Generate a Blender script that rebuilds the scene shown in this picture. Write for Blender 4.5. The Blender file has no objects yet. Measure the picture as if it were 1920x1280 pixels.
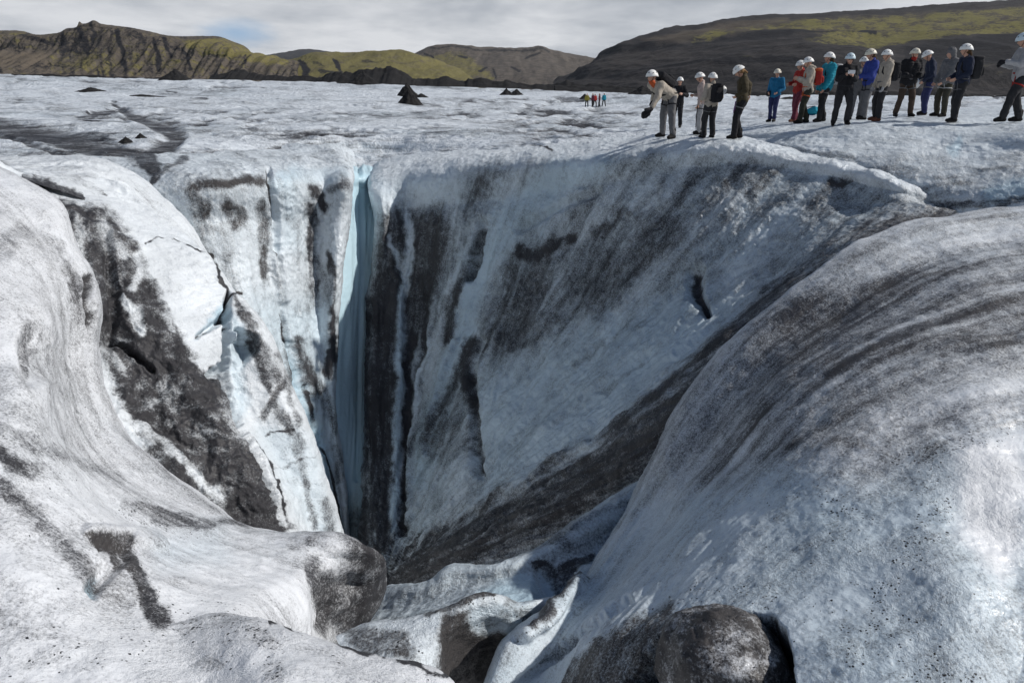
import bpy, bmesh, math, random
import numpy as np
from mathutils import Vector, Matrix
R = math.radians
scene = bpy.context.scene
COL = scene.collection

# ------------------------------------------------------------------ camera
PITCH = R(20.56)
CAMZ = 1.7
FPX = 1280.0                      # focal length in photo pixels (1920 wide)
cam_d = bpy.data.cameras.new("camera")
cam_d.lens = 24.0; cam_d.sensor_width = 36.0
cam_d.clip_start = 0.1; cam_d.clip_end = 20000
cam = bpy.data.objects.new("camera", cam_d)
cam.location = (0, 0, CAMZ); cam.rotation_euler = (math.pi/2 - PITCH, 0, 0)
COL.objects.link(cam); scene.camera = cam

# ------------------------------------------------------------------ sky, sun, exposure
SUN_EL, SUN_AZ = R(38), R(90)      # azimuth measured from +Y towards +X
scene.view_settings.view_transform = 'Standard'
scene.view_settings.look = 'None'
scene.view_settings.exposure = -0.06
scene.view_settings.gamma = 1.0

def nd(nt, typ, **kw):
    n = nt.nodes.new(typ)
    for k, v in kw.items():
        if k == 'inp':
            for kk, vv in v.items(): n.inputs[kk].default_value = vv
        else: setattr(n, k, v)
    return n

def mathn(nt, op, a, b=None, c=None, clamp=False):
    n = nt.nodes.new('ShaderNodeMath'); n.operation = op; n.use_clamp = clamp
    for i, v in enumerate((a, b, c)):
        if v is None: continue
        if isinstance(v, (int, float)): n.inputs[i].default_value = v
        else: nt.links.new(v, n.inputs[i])
    return n.outputs[0]

def mixc(nt, fac, a, b, blend='MIX'):
    n = nt.nodes.new('ShaderNodeMix'); n.data_type = 'RGBA'; n.blend_type = blend
    for sock, v in ((n.inputs[0], fac), (n.inputs[6], a), (n.inputs[7], b)):
        if isinstance(v, (int, float)): sock.default_value = v
        elif isinstance(v, tuple): sock.default_value = v if len(v) == 4 else (*v, 1)
        else: nt.links.new(v, sock)
    return n.outputs[2]

def maprange(nt, v, a, b, c=0.0, d=1.0, smooth=True):
    n = nt.nodes.new('ShaderNodeMapRange')
    n.interpolation_type = 'SMOOTHSTEP' if smooth else 'LINEAR'
    for i, x in enumerate((v, a, b, c, d)):
        if isinstance(x, (int, float)): n.inputs[i].default_value = x
        else: nt.links.new(x, n.inputs[i])
    return n.outputs[0]

def noise(nt, vec, scale, detail=4, rough=0.55, dist=0.0, dim='3D'):
    n = nt.nodes.new('ShaderNodeTexNoise'); n.noise_dimensions = dim
    n.inputs['Scale'].default_value = scale; n.inputs['Detail'].default_value = detail
    n.inputs['Roughness'].default_value = rough; n.inputs['Distortion'].default_value = dist
    if vec is not None: nt.links.new(vec, n.inputs['Vector'])
    return n.outputs['Fac']

world = bpy.data.worlds.new("World"); scene.world = world
world.use_nodes = True
def build_world():
    nt = world.node_tree; nt.nodes.clear(); L = nt.links.new
    out = nd(nt, 'ShaderNodeOutputWorld'); bg = nd(nt, 'ShaderNodeBackground')
    L(bg.outputs[0], out.inputs[0])
    sky = nd(nt, 'ShaderNodeTexSky'); sky.sky_type = 'NISHITA'; sky.sun_disc = False
    sky.sun_elevation = SUN_EL; sky.sun_rotation = SUN_AZ
    sky.air_density = 1.0; sky.dust_density = 0.6; sky.ozone_density = 1.2
    tc = nd(nt, 'ShaderNodeTexCoord')
    sep = nd(nt, 'ShaderNodeSeparateXYZ'); L(tc.outputs['Generated'], sep.inputs[0])
    zz = mathn(nt, 'ADD', mathn(nt, 'MAXIMUM', sep.outputs[2], 0.0), 0.16)
    comb = nd(nt, 'ShaderNodeCombineXYZ')
    L(mathn(nt, 'DIVIDE', sep.outputs[0], zz), comb.inputs[0])
    L(mathn(nt, 'DIVIDE', sep.outputs[1], zz), comb.inputs[1])
    n1 = noise(nt, comb.outputs[0], 0.62, 7, 0.56, 0.4)
    mp = nd(nt, 'ShaderNodeMapping'); mp.inputs['Location'].default_value = (5.3, 2.1, 7)
    L(comb.outputs[0], mp.inputs[0])
    n2 = noise(nt, mp.outputs[0], 0.9, 6, 0.55, 0.3)
    # cloud cover: thick low in the sky, broken blue overhead
    thr = maprange(nt, sep.outputs[2], 0.12, 0.42, 0.26, 0.60)
    cover = maprange(nt, mathn(nt, 'SUBTRACT', n1, thr), -0.03, 0.10)
    # one blue opening low over the hills
    dv = nd(nt, 'ShaderNodeVectorMath'); dv.operation = 'DISTANCE'
    sc_ = nd(nt, 'ShaderNodeVectorMath'); sc_.operation = 'MULTIPLY'
    sc_.inputs[1].default_value = (1, 0, 2.6); L(tc.outputs['Generated'], sc_.inputs[0])
    L(sc_.outputs[0], dv.inputs[0]); dv.inputs[1].default_value = (-0.345, 0, 0.062*2.6)
    hole = maprange(nt, mathn(nt, 'ADD', dv.outputs['Value'], mathn(nt, 'MULTIPLY', mathn(nt, 'SUBTRACT', n2, 0.5), 0.16)), 0.006, 0.060, 0.0, 1.0)
    grey = maprange(nt, n2, 0.34, 0.66, 0.0, 1.0)
    low = maprange(nt, sep.outputs[2], 0.02, 0.15, 0.22, 0.0)
    n3 = noise(nt, comb.outputs[0], 2.1, 6, 0.6, 0.3)
    grey = mathn(nt, 'ADD', mathn(nt, 'MULTIPLY', grey, 0.75), mathn(nt, 'MULTIPLY', mathn(nt, 'SUBTRACT', n3, 0.38), 1.1), clamp=True)
    ccol = mixc(nt, mathn(nt, 'ADD', grey, low, clamp=True), (0.35, 0.385, 0.435), (0.77, 0.785, 0.81))
    ccol = mixc(nt, hole, (0.34, 0.49, 0.68), ccol)
    under = maprange(nt, sep.outputs[2], 0.14, 0.36, 1.0, 0.32)
    cu = nd(nt, 'ShaderNodeVectorMath'); cu.operation = 'SCALE'; L(ccol, cu.inputs[0]); L(under, cu.inputs['Scale']); ccol = cu.outputs[0]
    skyc = mixc(nt, 1.0, sky.outputs[0], (SKY_STR, SKY_STR, SKY_STR), 'MULTIPLY')
    col = mixc(nt, cover, skyc, ccol)
    L(col, bg.inputs[0]); bg.inputs[1].default_value = 1.0
SKY_STR = 0.068
build_world()

sun_d = bpy.data.lights.new("sun", 'SUN'); sun_d.energy = 4.1; sun_d.angle = R(1.0)
sun_d.color = (1.0, 0.955, 0.895)
sun = bpy.data.objects.new("sun", sun_d)
SDIR = Vector((math.sin(SUN_AZ)*math.cos(SUN_EL), math.cos(SUN_AZ)*math.cos(SUN_EL), math.sin(SUN_EL)))
sun.rotation_euler = SDIR.to_track_quat('Z', 'Y').to_euler(); sun.location = (40, 10, 40)
COL.objects.link(sun)

# ------------------------------------------------------------------ helpers: noise, lofts, painting
CP, SP = math.cos(PITCH), math.sin(PITCH)
def unproj(px, py, Y):
    """a point seen at photo pixel (px, py) standing Y metres ahead"""
    v = (640.0 - py)/FPX; u = (px - 960.0)/FPX
    dy = CP + v*SP; dz = -SP + v*CP
    s = Y/dy
    return np.stack([u*s, Y + 0*s, CAMZ + dz*s], -1)

def project(p):
    """photo pixel of world points"""
    x = p[..., 0]; y = p[..., 1]; z = p[..., 2] - CAMZ
    f = y*CP - z*SP; up = y*SP + z*CP
    f = np.maximum(f, 1e-3)
    return 960 + FPX*x/f, 640 - FPX*up/f

_perm = {}
def _p(seed):
    if seed not in _perm:
        r = np.random.RandomState(seed); a = r.permutation(256)
        _perm[seed] = np.concatenate([a, a, a])
    return _perm[seed]
_G = np.random.RandomState(7).normal(size=(256, 3)); _G /= np.linalg.norm(_G, axis=1)[:, None]
_G = _G.astype(np.float32)
def perlin(x, y, z, seed=0):
    p = _p(seed)
    xi = np.floor(x); yi = np.floor(y); zi = np.floor(z)
    fx = (x - xi).astype(np.float32); fy = (y - yi).astype(np.float32); fz = (z - zi).astype(np.float32)
    xi = xi.astype(np.int32) & 255; yi = yi.astype(np.int32) & 255; zi = zi.astype(np.int32) & 255
    ux = fx*fx*fx*(fx*(fx*6-15)+10); uy = fy*fy*fy*(fy*(fy*6-15)+10); uz = fz*fz*fz*(fz*(fz*6-15)+10)
    res = 0
    for dx in (0, 1):
        wx = ux if dx else 1-ux
        px_ = p[xi+dx]
        for dy in (0, 1):
            wy = uy if dy else 1-uy
            py_ = p[px_+yi+dy]
            for dz in (0, 1):
                wz = uz if dz else 1-uz
                g = _G[p[py_+zi+dz]]
                res = res + wx*wy*wz*(g[..., 0]*(fx-dx) + g[..., 1]*(fy-dy) + g[..., 2]*(fz-dz))
    return res*1.6
def fbm(x, y, z=0.0, oct=5, gain=0.5, lac=2.03, seed=0, ridged=False):
    x = np.asarray(x, dtype=np.float64); y = np.asarray(y, dtype=np.float64)
    z = np.zeros_like(x) + z
    a = 1.0; tot = 0; nrm = 0
    for i in range(oct):
        n = perlin(x, y, z, seed+i)
        if ridged: n = 1 - 2*np.abs(n)
        tot = tot + a*n; nrm += a
        a *= gain; x = x*lac+1.7; y = y*lac+3.1; z = z*lac+5.3
    return tot/nrm
def sstep(a, b, x):
    t = np.clip((x-a)/(b-a), 0, 1); return t*t*(3-2*t)

def hermite(tk, Pk, t):
    """smooth curve through Pk (K, ...) at knots tk, evaluated at t"""
    tk = np.asarray(tk, float); Pk = np.asarray(Pk, float); K = len(tk)
    d = np.diff(tk); sl = np.diff(Pk, axis=0)/d.reshape(-1, *([1]*(Pk.ndim-1)))
    m = np.empty_like(Pk); m[0] = sl[0]; m[-1] = sl[-1]
    for i in range(1, K-1):
        w0, w1 = d[i], d[i-1]
        m[i] = (sl[i-1]*w0 + sl[i]*w1)/(w0+w1)
    i = np.clip(np.searchsorted(tk, t, side='right')-1, 0, K-2)
    h = d[i]; x = (t - tk[i])/h
    sh = (-1,)+(1,)*(Pk.ndim-1)
    x = x.reshape(sh); hh = h.reshape(sh)
    return ((2*x**3-3*x**2+1)*Pk[i] + (x**3-2*x**2+x)*hh*m[i]
            + (-2*x**3+3*x**2)*Pk[i+1] + (x**3-x**2)*hh*m[i+1])

def loft(curves, ns, nt, minstep=25.0, spow=None):
    """lay a sheet through a list of curves of (px, py, Y); -> (nt, ns, 3) array of (px, py, Y)"""
    s = np.linspace(0, 1, ns)
    if spow is not None: s = spow(s)
    rows = []
    for c in curves:
        c = np.asarray(c, float)
        q = c.copy(); q[:, 2] = 60*np.log(c[:, 2])
        dl = np.sqrt((np.diff(q, axis=0)**2).sum(1)) + 1e-6
        tk = np.concatenate([[0], np.cumsum(dl)]); tk /= tk[-1]
        cc = c.copy(); cc[:, 2] = np.log(c[:, 2])
        rows.append(hermite(tk, cc, s))
    rows = np.array(rows)
    q = rows.copy(); q[..., 2] *= 60
    dl = np.sqrt((np.diff(q, axis=0)**2).sum(-1)).mean(1)
    tk = np.concatenate([[0], np.cumsum(np.maximum(dl, minstep))]); tk /= tk[-1]
    g = hermite(tk, rows, np.linspace(0, 1, nt))
    g[..., 2] = np.exp(g[..., 2])
    return g

def grid_normals(p):
    ds = np.gradient(p, axis=1); dt = np.gradient(p, axis=0)
    n = np.cross(ds, dt); l = np.linalg.norm(n, axis=-1, keepdims=True); n = n/np.maximum(l, 1e-9)
    # point towards the camera on the whole
    v = np.array([0, 0, CAMZ]) - p
    if (n*v).sum(-1).mean() < 0: n = -n
    return n
def arc(p):
    """mean metre coordinates along s and t"""
    S = np.zeros(p.shape[:2]); T = np.zeros(p.shape[:2])
    S[:, 1:] = np.cumsum(np.linalg.norm(np.diff(p, axis=1), axis=-1), axis=1)
    T[1:] = np.cumsum(np.linalg.norm(np.diff(p, axis=0), axis=-1), axis=0)
    return S, T

def dist_poly(px, py, poly):
    best = np.full(px.shape, 1e9); frac = np.zeros(px.shape)
    n = len(poly)
    for i in range(n-1):
        ax, ay = poly[i][:2]; bx, by = poly[i+1][:2]
        dx, dy = bx-ax, by-ay; L2 = dx*dx+dy*dy+1e-9
        t = np.clip(((px-ax)*dx+(py-ay)*dy)/L2, 0, 1)
        d = np.hypot(px-ax-t*dx, py-ay-t*dy)
        m = d < best
        best = np.where(m, d, best); frac = np.where(m, (i+t)/(n-1), frac)
    return best, frac
def stroke(px, py, poly, w, soft=0.7):
    """1 on a drawn line of the given half width(s), fading out over its soft share"""
    d, f = dist_poly(px, py, poly)
    if not np.isscalar(w): w = np.interp(f, np.linspace(0, 1, len(w)), w)
    return 1 - sstep(1-soft, 1.0, d/w)
def area(px, py, poly, feather=15.0):
    inside = np.zeros(px.shape, bool); n = len(poly)
    for i in range(n):
        ax, ay = poly[i]; bx, by = poly[(i+1) % n]
        c = ((ay > py) != (by > py)) & (px < (bx-ax)*(py-ay)/((by-ay) + 1e-12) + ax)
        inside ^= c
    d, _ = dist_poly(px, py, list(poly)+[poly[0]])
    sd = np.where(inside, d, -d)
    return sstep(-feather, feather, sd)

def add_mesh(name, verts, faces, mat=None, parent=None, smooth=True, attrs=None):
    me = bpy.data.meshes.new(name)
    verts = np.asarray(verts, np.float32).reshape(-1, 3)
    if isinstance(faces, np.ndarray):
        nf, k = faces.shape
        me.vertices.add(len(verts)); me.vertices.foreach_set('co', verts.ravel())
        me.loops.add(nf*k); me.loops.foreach_set('vertex_index', faces.ravel().astype(np.int32))
        me.polygons.add(nf); me.polygons.foreach_set('loop_start', np.arange(0, nf*k, k, dtype=np.int32))
        me.update(calc_edges=True)
    else:
        me.from_pydata([tuple(map(float, v)) for v in verts], [], faces)
    if smooth:
        me.polygons.foreach_set('use_smooth', np.ones(len(me.polygons), bool))
    for k, v in (attrs or {}).items():
        a = me.attributes.new(k, 'FLOAT', 'POINT'); a.data.foreach_set('value', np.asarray(v, np.float32).ravel())
    if mat: me.materials.append(mat)
    o = bpy.data.objects.new(name, me); COL.objects.link(o)
    if parent: o.parent = parent
    return o
def grid_faces(nt, ns, flip=False):
    i = np.arange(nt*ns).reshape(nt, ns)
    a, b, c, d = i[:-1, :-1].ravel(), i[:-1, 1:].ravel(), i[1:, 1:].ravel(), i[1:, :-1].ravel()
    return np.stack([a, d, c, b] if flip else [a, b, c, d], 1)
def sheet(name, p, mat, attrs, parent=None):
    nt, ns = p.shape[:2]
    n0 = np.cross(np.gradient(p, axis=1), np.gradient(p, axis=0))
    flip = (n0*(np.array([0, 0, CAMZ])-p)).sum(-1).mean() < 0
    return add_mesh(name, p.reshape(-1, 3), grid_faces(nt, ns, flip), mat, parent, True, attrs)
def tag(o, label=None, cat=None, group=None, kind=None):
    if label: o['label'] = label
    if cat: o['category'] = cat
    if group: o['group'] = group
    if kind: o['kind'] = kind
    return o
def structure(o, label=None):
    o['kind'] = 'structure'
    if label: o['label'] = label
    return o

# ------------------------------------------------------------------ materials
def new_mat(name):
    m = bpy.data.materials.new(name); m.use_nodes = True
    nt = m.node_tree; nt.nodes.clear()
    out = nd(nt, 'ShaderNodeOutputMaterial'); b = nd(nt, 'ShaderNodeBsdfPrincipled')
    nt.links.new(b.outputs[0], out.inputs[0])
    return m, nt, b
def attr(nt, name):
    n = nd(nt, 'ShaderNodeAttribute'); n.attribute_name = name; return n.outputs['Fac']

def ice_material(name, grain=55.0, bump=0.018, white=(0.74, 0.765, 0.80), grit_scale=42.0, rough=0.42, mid=9.0, spk=1.0, streak=4.0, cup=11.0, fold=1.0):
    m, nt, b = new_mat(name); L = nt.links.new
    geo = nd(nt, 'ShaderNodeTexCoord'); P = geo.outputs['Object']
    dirt_shade, blue, brown, grit = attr(nt, 'dirt_shade'), attr(nt, 'blue'), attr(nt, 'brown'), attr(nt, 'grit')
    g1 = noise(nt, P, grain, 3, 0.65)
    g2 = noise(nt, P, mid, 5, 0.62, 0.6)
    g3 = noise(nt, P, grain*3.1, 2, 0.6)
    # dirt cover and painted shade, broken up by three sizes of grain
    n = mathn(nt, 'MULTIPLY', mathn(nt, 'SUBTRACT', g1, 0.5), 0.85*spk)
    n = mathn(nt, 'ADD', n, mathn(nt, 'MULTIPLY', mathn(nt, 'SUBTRACT', g2, 0.5), 0.60))
    n = mathn(nt, 'ADD', n, mathn(nt, 'MULTIPLY', mathn(nt, 'SUBTRACT', g3, 0.5), 0.55*spk))
    # streaks drawn out along the flow of melt water
    fc = nd(nt, 'ShaderNodeCombineXYZ'); L(attr(nt, 'fu'), fc.inputs[0]); L(mathn(nt, 'MULTIPLY', attr(nt, 'fv'), 0.16), fc.inputs[1])
    st = noise(nt, fc.outputs[0], streak, 6, 0.68, 0.5)
    n = mathn(nt, 'ADD', n, mathn(nt, 'MULTIPLY', mathn(nt, 'SUBTRACT', st, 0.5), 0.75))
    fac = maprange(nt, mathn(nt, 'ADD', dirt_shade, n), 0.04, 0.84)
    # loose black grit
    vo = nd(nt, 'ShaderNodeTexVoronoi'); vo.inputs['Scale'].default_value = grit_scale; vo.inputs['Randomness'].default_value = 1.0
    wv = nd(nt, 'ShaderNodeVectorMath'); wv.operation = 'ADD'
    nz = nd(nt, 'ShaderNodeTexNoise'); nz.inputs['Scale'].default_value = grit_scale*1.3; L(P, nz.inputs['Vector'])
    sc = nd(nt, 'ShaderNodeVectorMath'); sc.operation = 'SCALE'; sc.inputs['Scale'].default_value = 0.6/grit_scale
    L(nz.outputs['Color'], sc.inputs[0]); L(P, wv.inputs[0]); L(sc.outputs[0], wv.inputs[1]); L(wv.outputs[0], vo.inputs['Vector'])
    sepc = nd(nt, 'ShaderNodeSeparateColor'); L(vo.outputs['Color'], sepc.inputs[0])
    keep = mathn(nt, 'LESS_THAN', sepc.outputs[0], mathn(nt, 'MULTIPLY', grit, maprange(nt, g2, 0.38, 0.66, 0.15, 2.1)))
    rad = mathn(nt, 'MULTIPLY_ADD', mathn(nt, 'POWER', sepc.outputs[1], 2.0), 0.42, 0.12)
    dot = mathn(nt, 'MULTIPLY', keep, mathn(nt, 'LESS_THAN', vo.outputs['Distance'], rad))
    icec = mixc(nt, mathn(nt, 'MULTIPLY_ADD', g2, 0.5, mathn(nt, 'MULTIPLY', g1, 0.5)), tuple(c*0.9 for c in white), tuple(min(1, c*1.08) for c in white))
    icec = mixc(nt, blue, icec, (0.42, 0.585, 0.69))
    dcol = mixc(nt, brown, (0.028, 0.028, 0.033), (0.043, 0.039, 0.038))
    dcol = mixc(nt, maprange(nt, g3, 0.5, 0.8), dcol, mixc(nt, 0.35, dcol, (0.12, 0.118, 0.122)))
    col = mixc(nt, fac, icec, dcol)
    col = mixc(nt, dot, col, (0.014, 0.014, 0.016))
    L(col, b.inputs['Base Color'])
    b.inputs['Roughness'].default_value = rough
    b.inputs['Specular IOR Level'].default_value = 0.4
    h = mathn(nt, 'ADD', mathn(nt, 'MULTIPLY', g1, 1.2), mathn(nt, 'MULTIPLY', g3, 0.55))
    wet = maprange(nt, noise(nt, P, mid*0.16, 4, 0.6, 0.4), 0.40, 0.62)
    h = mathn(nt, 'MULTIPLY', h, mathn(nt, 'MULTIPLY_ADD', wet, 0.8, 0.2))
    h = mathn(nt, 'ADD', h, mathn(nt, 'MULTIPLY', g2, 2.2*fold))
    h = mathn(nt, 'ADD', h, mathn(nt, 'MULTIPLY', dot, 0.6))
    # melt cups: shallow pits, only here and there
    cv = nd(nt, 'ShaderNodeTexVoronoi'); cv.feature = 'SMOOTH_F1'; cv.inputs['Scale'].default_value = cup; cv.inputs['Smoothness'].default_value = 0.6; L(wv.outputs[0], cv.inputs['Vector'])
    gm = maprange(nt, noise(nt, P, mid*0.22, 3, 0.5), 0.42, 0.62)
    h = mathn(nt, 'ADD', h, mathn(nt, 'MULTIPLY', mathn(nt, 'MULTIPLY', cv.outputs['Distance'], gm), 2.6*fold))
    h = mathn(nt, 'ADD', h, mathn(nt, 'MULTIPLY', st, 1.6*fold))
    bm = nd(nt, 'ShaderNodeBump'); bm.inputs['Strength'].default_value = 0.9; bm.inputs['Distance'].default_value = bump
    L(h, bm.inputs['Height']); L(bm.outputs[0], b.inputs['Normal'])
    L(mathn(nt, 'ADD', mathn(nt, 'ADD', mathn(nt, 'MULTIPLY', fac, 0.25), mathn(nt, 'MULTIPLY', wet, 0.2)), maprange(nt, g3, 0.35, 0.7, rough-.24, rough-.02)), b.inputs['Roughness'])
    return m
M_ICE = ice_material('ice', 55, 0.012, grit_scale=60.0, fold=0.45, spk=1.25, white=(0.76, 0.785, 0.82))
M_WALL = ice_material('wall_ice', 34, 0.022, white=(0.73, 0.775, 0.815), streak=3.2, cup=7.0, mid=5.0, rough=0.4)
M_PLAIN = ice_material('plain_ice', 9, 0.09, white=(0.72, 0.755, 0.80), streak=1.6, cup=2.2, mid=1.6, grit_scale=12, rough=0.5, spk=0.8)
M_CLEFT = ice_material('cleft_ice', 26, 0.012, white=(0.50, 0.67, 0.74), streak=3.0, cup=5.0, mid=3.0, spk=.4, fold=.6)
scene.cycles.max_bounces = 6; scene.cycles.diffuse_bounces = 4; scene.cycles.glossy_bounces = 2
# ------------------------------------------------------------------ glacier ice
SHEETS = {}
def ice(name, curves, ns, nt, disp, paint, mat, label, minstep=25.0, flowby='t'):
    g = loft(curves, ns, nt, minstep)
    px, py, Y = g[..., 0], g[..., 1], g[..., 2]
    p = unproj(px, py, Y)
    S, T = arc(p)
    S = np.broadcast_to(S.mean(0)[None, :], S.shape); T = np.broadcast_to(T.mean(1)[:, None], T.shape)
    n = grid_normals(p)
    e = dict(px=px, py=py, p=p, S=S, T=T, n=n, x=p[..., 0], y=p[..., 1], z=p[..., 2],
             wx=px + 14*fbm(px/55, py/55, 3.1, 4, seed=11) + 5*fbm(px/12, py/12, 1.7, 2, seed=12),
             wy=py + 14*fbm(px/55, py/55, 8.4, 4, seed=21) + 5*fbm(px/12, py/12, 5.5, 2, seed=22),
             s=np.broadcast_to(np.linspace(0, 1, ns), px.shape), t=np.broadcast_to(np.linspace(0, 1, nt)[:, None], px.shape))
    d = disp(e)
    p2 = p + n*d[..., None]
    fl = (e['T'], e['S'])
    if flowby == 's': fl = (e['S'], e['T'])
    if flowby == 'fan': th, lr = flow(e); fl = (th*9, lr*9)
    if flowby == 'xy': fl = (e['y'], e['x'])
    a = dict(fu=fl[0]*1.0, fv=fl[1]*1.0, dirt_shade=np.zeros_like(px), blue=np.zeros_like(px), brown=np.zeros_like(px), grit=np.zeros_like(px))
    paint(e, a)
    for k in a:
        if k not in ('fu', 'fv'): a[k] = np.clip(a[k], 0, 1)
    o = structure(sheet(name, p2, mat, a), label)
    SHEETS[name] = o
    return o
def put(a, k, mask, val):
    a[k] = a[k]*(1-mask) + val*mask
def rough(e, big=0.05, fine=0.012, f=0.9, seed=1):
    x, y, z = e['x'], e['y'], e['z']
    return big*fbm(x*f, y*f, z*f, 4, seed=seed) + fine*fbm(x*7, y*7, z*7, 4, 0.6, seed=seed+31)

def deepen(curves, x0, x1, k, low=0.15):
    """push the control points back by up to k, growing from x0 to x1 and easing with depth into the shaft"""
    out = []
    for c in curves:
        q = []
        for x, y, Y in c:
            w = max(0.0, min(1.0, (x-x0)/(x1-x0))); w = w*w*(3-2*w)*.5 + w*.5
            v = 1 - (1-low)*max(0.0, min(1.0, (y-560)/480))
            q.append((x, y, Y*(1 + k*w*v)))
        out.append(q)
    return out
# ---- left foreground hump
def d_a1(e):
    e = dict(e, px=e['px']+.55*(e['wx']-e['px']), py=e['py']+.55*(e['wy']-e['py']))
    d = rough(e, 0.10, 0.014, 0.8, 1)
    d += 0.014*fbm(e['T']*2.6, e['S']*0.5, 0, 4, seed=41)
    # the pocket melted under a dark slab
    m = area(e['px'], e['py'], [(158, 1008), (246, 1006), (240, 1050), (215, 1075), (180, 1115), (163, 1098), (196, 1052)], 9)
    d -= 0.05*m
    d += 0.05*stroke(e['px'], e['py'], [(170, 1000), (300, 1010)], 24)
    d -= 0.10*stroke(e['px'], e['py'], [(163, 525), (158, 560), (168, 610)], 12)
    d -= 0.16*area(e['px'], e['py'], [(592, 1070), (640, 1075), (690, 1100), (640, 1190), (600, 1180)], 25)*(0.6+fbm(e['x']*3, e['y']*3, e['z']*3, 4, seed=5))
    d -= 0.10*stroke(e['px'], e['py'], [(70, 640), (72, 690)], 40)
    return d
def p_a1(e, a):
    px, py = e['wx'], e['wy']
    st = fbm(e['T']*1.6, e['S']*0.35, 0, 5, 0.6, seed=51)
    bl = fbm(e['x']*0.8, e['y']*0.8, e['z']*0.8, 4, seed=52)
    a['dirt_shade'] += 0.29 + 0.28*st + 0.24*bl + .14*fbm(e['x']*2.6, e['y']*2.6, e['z']*2.6, 4, .6, seed=53)
    put(a, 'dirt_shade', 0.6*area(px, py, [(-200, 300), (60, 350), (130, 420), (150, 560), (60, 560), (-200, 430)], 45), 0.22+0.25*np.maximum(st, -0.3))
    a['brown'] += 0.5*area(px, py, [(0, 330), (180, 400), (200, 760), (90, 760), (60, 500)], 60)
    a['dirt_shade'] += 0.20*area(px, py, [(95, 500), (185, 540), (205, 740), (130, 740)], 35)*(0.5+bl)
    for poly, w, v in [([(0, 905), (60, 950), (130, 1040), (190, 1090)], 26, .30), ([(0, 850), (40, 875), (70, 885)], 22, .42),
                       ([(60, 620), (75, 650), (65, 690)], 22, .28), ([(163, 520), (158, 560), (168, 610)], 9, .55),
                       ([(120, 495), (140, 520), (135, 560)], 14, .25), ([(230, 945), (300, 972), (400, 985), (470, 975)], 12, .32),
                       ([(0, 470), (40, 430), (100, 470)], 28, .18), ([(590, 1010), (570, 1030), (545, 1030)], 14, .22),
                       ([(330, 1090), (380, 1100)], 18, .18), ([(0, 800), (100, 850), (220, 900)], 20, .15)]:
        a['dirt_shade'] += v*stroke(px, py, poly, w)
    a['grit'] += 0.30*stroke(px, py, [(240, 955), (330, 982), (390, 985)], 24) + 0.12*stroke(px, py, [(0, 1230), (200, 1225), (420, 1170)], 60)
    a['grit'] += 0.004
    # dark slab, its tail and the drained pocket
    put(a, 'dirt_shade', area(px, py, [(152, 1006), (250, 1004), (248, 1026), (215, 1034), (185, 1026)], 4), 0.92)
    put(a, 'dirt_shade', .9*stroke(px, py, [(215, 1030), (226, 1062)], 13, .6), .8)
    put(a, 'dirt_shade', 0.75*area(px, py, [(205, 1052), (240, 1060), (262, 1120), (245, 1150), (182, 1118)], 9), 0.5); a['brown'] += 0.8*area(px, py, [(150, 1000), (250, 1000), (262, 1140), (182, 1118)], 15)
    put(a, 'dirt_shade', 0.9*stroke(px, py, [(240, 1020), (246, 1070), (268, 1120), (305, 1160)], [14, 15, 19, 26], .6), 0.82)
    a['grit'] += 0.5*stroke(px, py, [(245, 1040), (256, 1090), (275, 1130), (320, 1165)], [20, 28, 34, 44])
    put(a, 'blue', area(px, py, [(165, 1085), (190, 1070), (180, 1115), (168, 1105)], 8), 0.9)
    for q in ([(60, 885), (130, 900), (255, 965), (240, 1000), (110, 965)], [(330, 1025), (520, 1050), (560, 1120), (420, 1135), (350, 1090)], [(-50, 1240), (300, 1240), (420, 1300), (-50, 1300)]): put(a, 'dirt_shade', .8*area(px, py, q, 45), .06)
    # face turned to the shaft: dirt, with its shade painted in
    put(a, 'dirt_shade', 0.9*stroke(px + 20*bl, py + 14*bl, [(588, 1055), (596, 1085), (625, 1100), (640, 1150), (610, 1180)], [16, 30, 44, 40, 24], .8), 0.72)
    put(a, 'dirt_shade', area(px, py, [(676, 1018), (700, 1005), (800, 1010), (800, 1250), (640, 1225), (652, 1160), (664, 1080)], 12), .84 + .7*fbm(e['x']*5, e['y']*5, e['z']*2.5, 5, .65, seed=55)); DK = area(px, py, [(676, 1018), (700, 1005), (800, 1010), (800, 1250), (640, 1225), (652, 1160), (664, 1080)], 12)
    put(a, 'dirt_shade', (1-DK)*area(px, py, [(655, 1030), (690, 1020), (800, 1030), (800, 1250), (640, 1215), (650, 1130)], 26), 0.86 + .6*fbm(e['x']*4, e['y']*4, e['z']*4, 4, .6, seed=54))
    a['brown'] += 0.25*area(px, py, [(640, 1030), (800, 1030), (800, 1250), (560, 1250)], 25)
    a['blue'] += 0.12*np.maximum(bl, 0) + 0.25*area(px, py, [(280, 1000), (420, 985), (430, 1040), (300, 1060)], 40)
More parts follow.
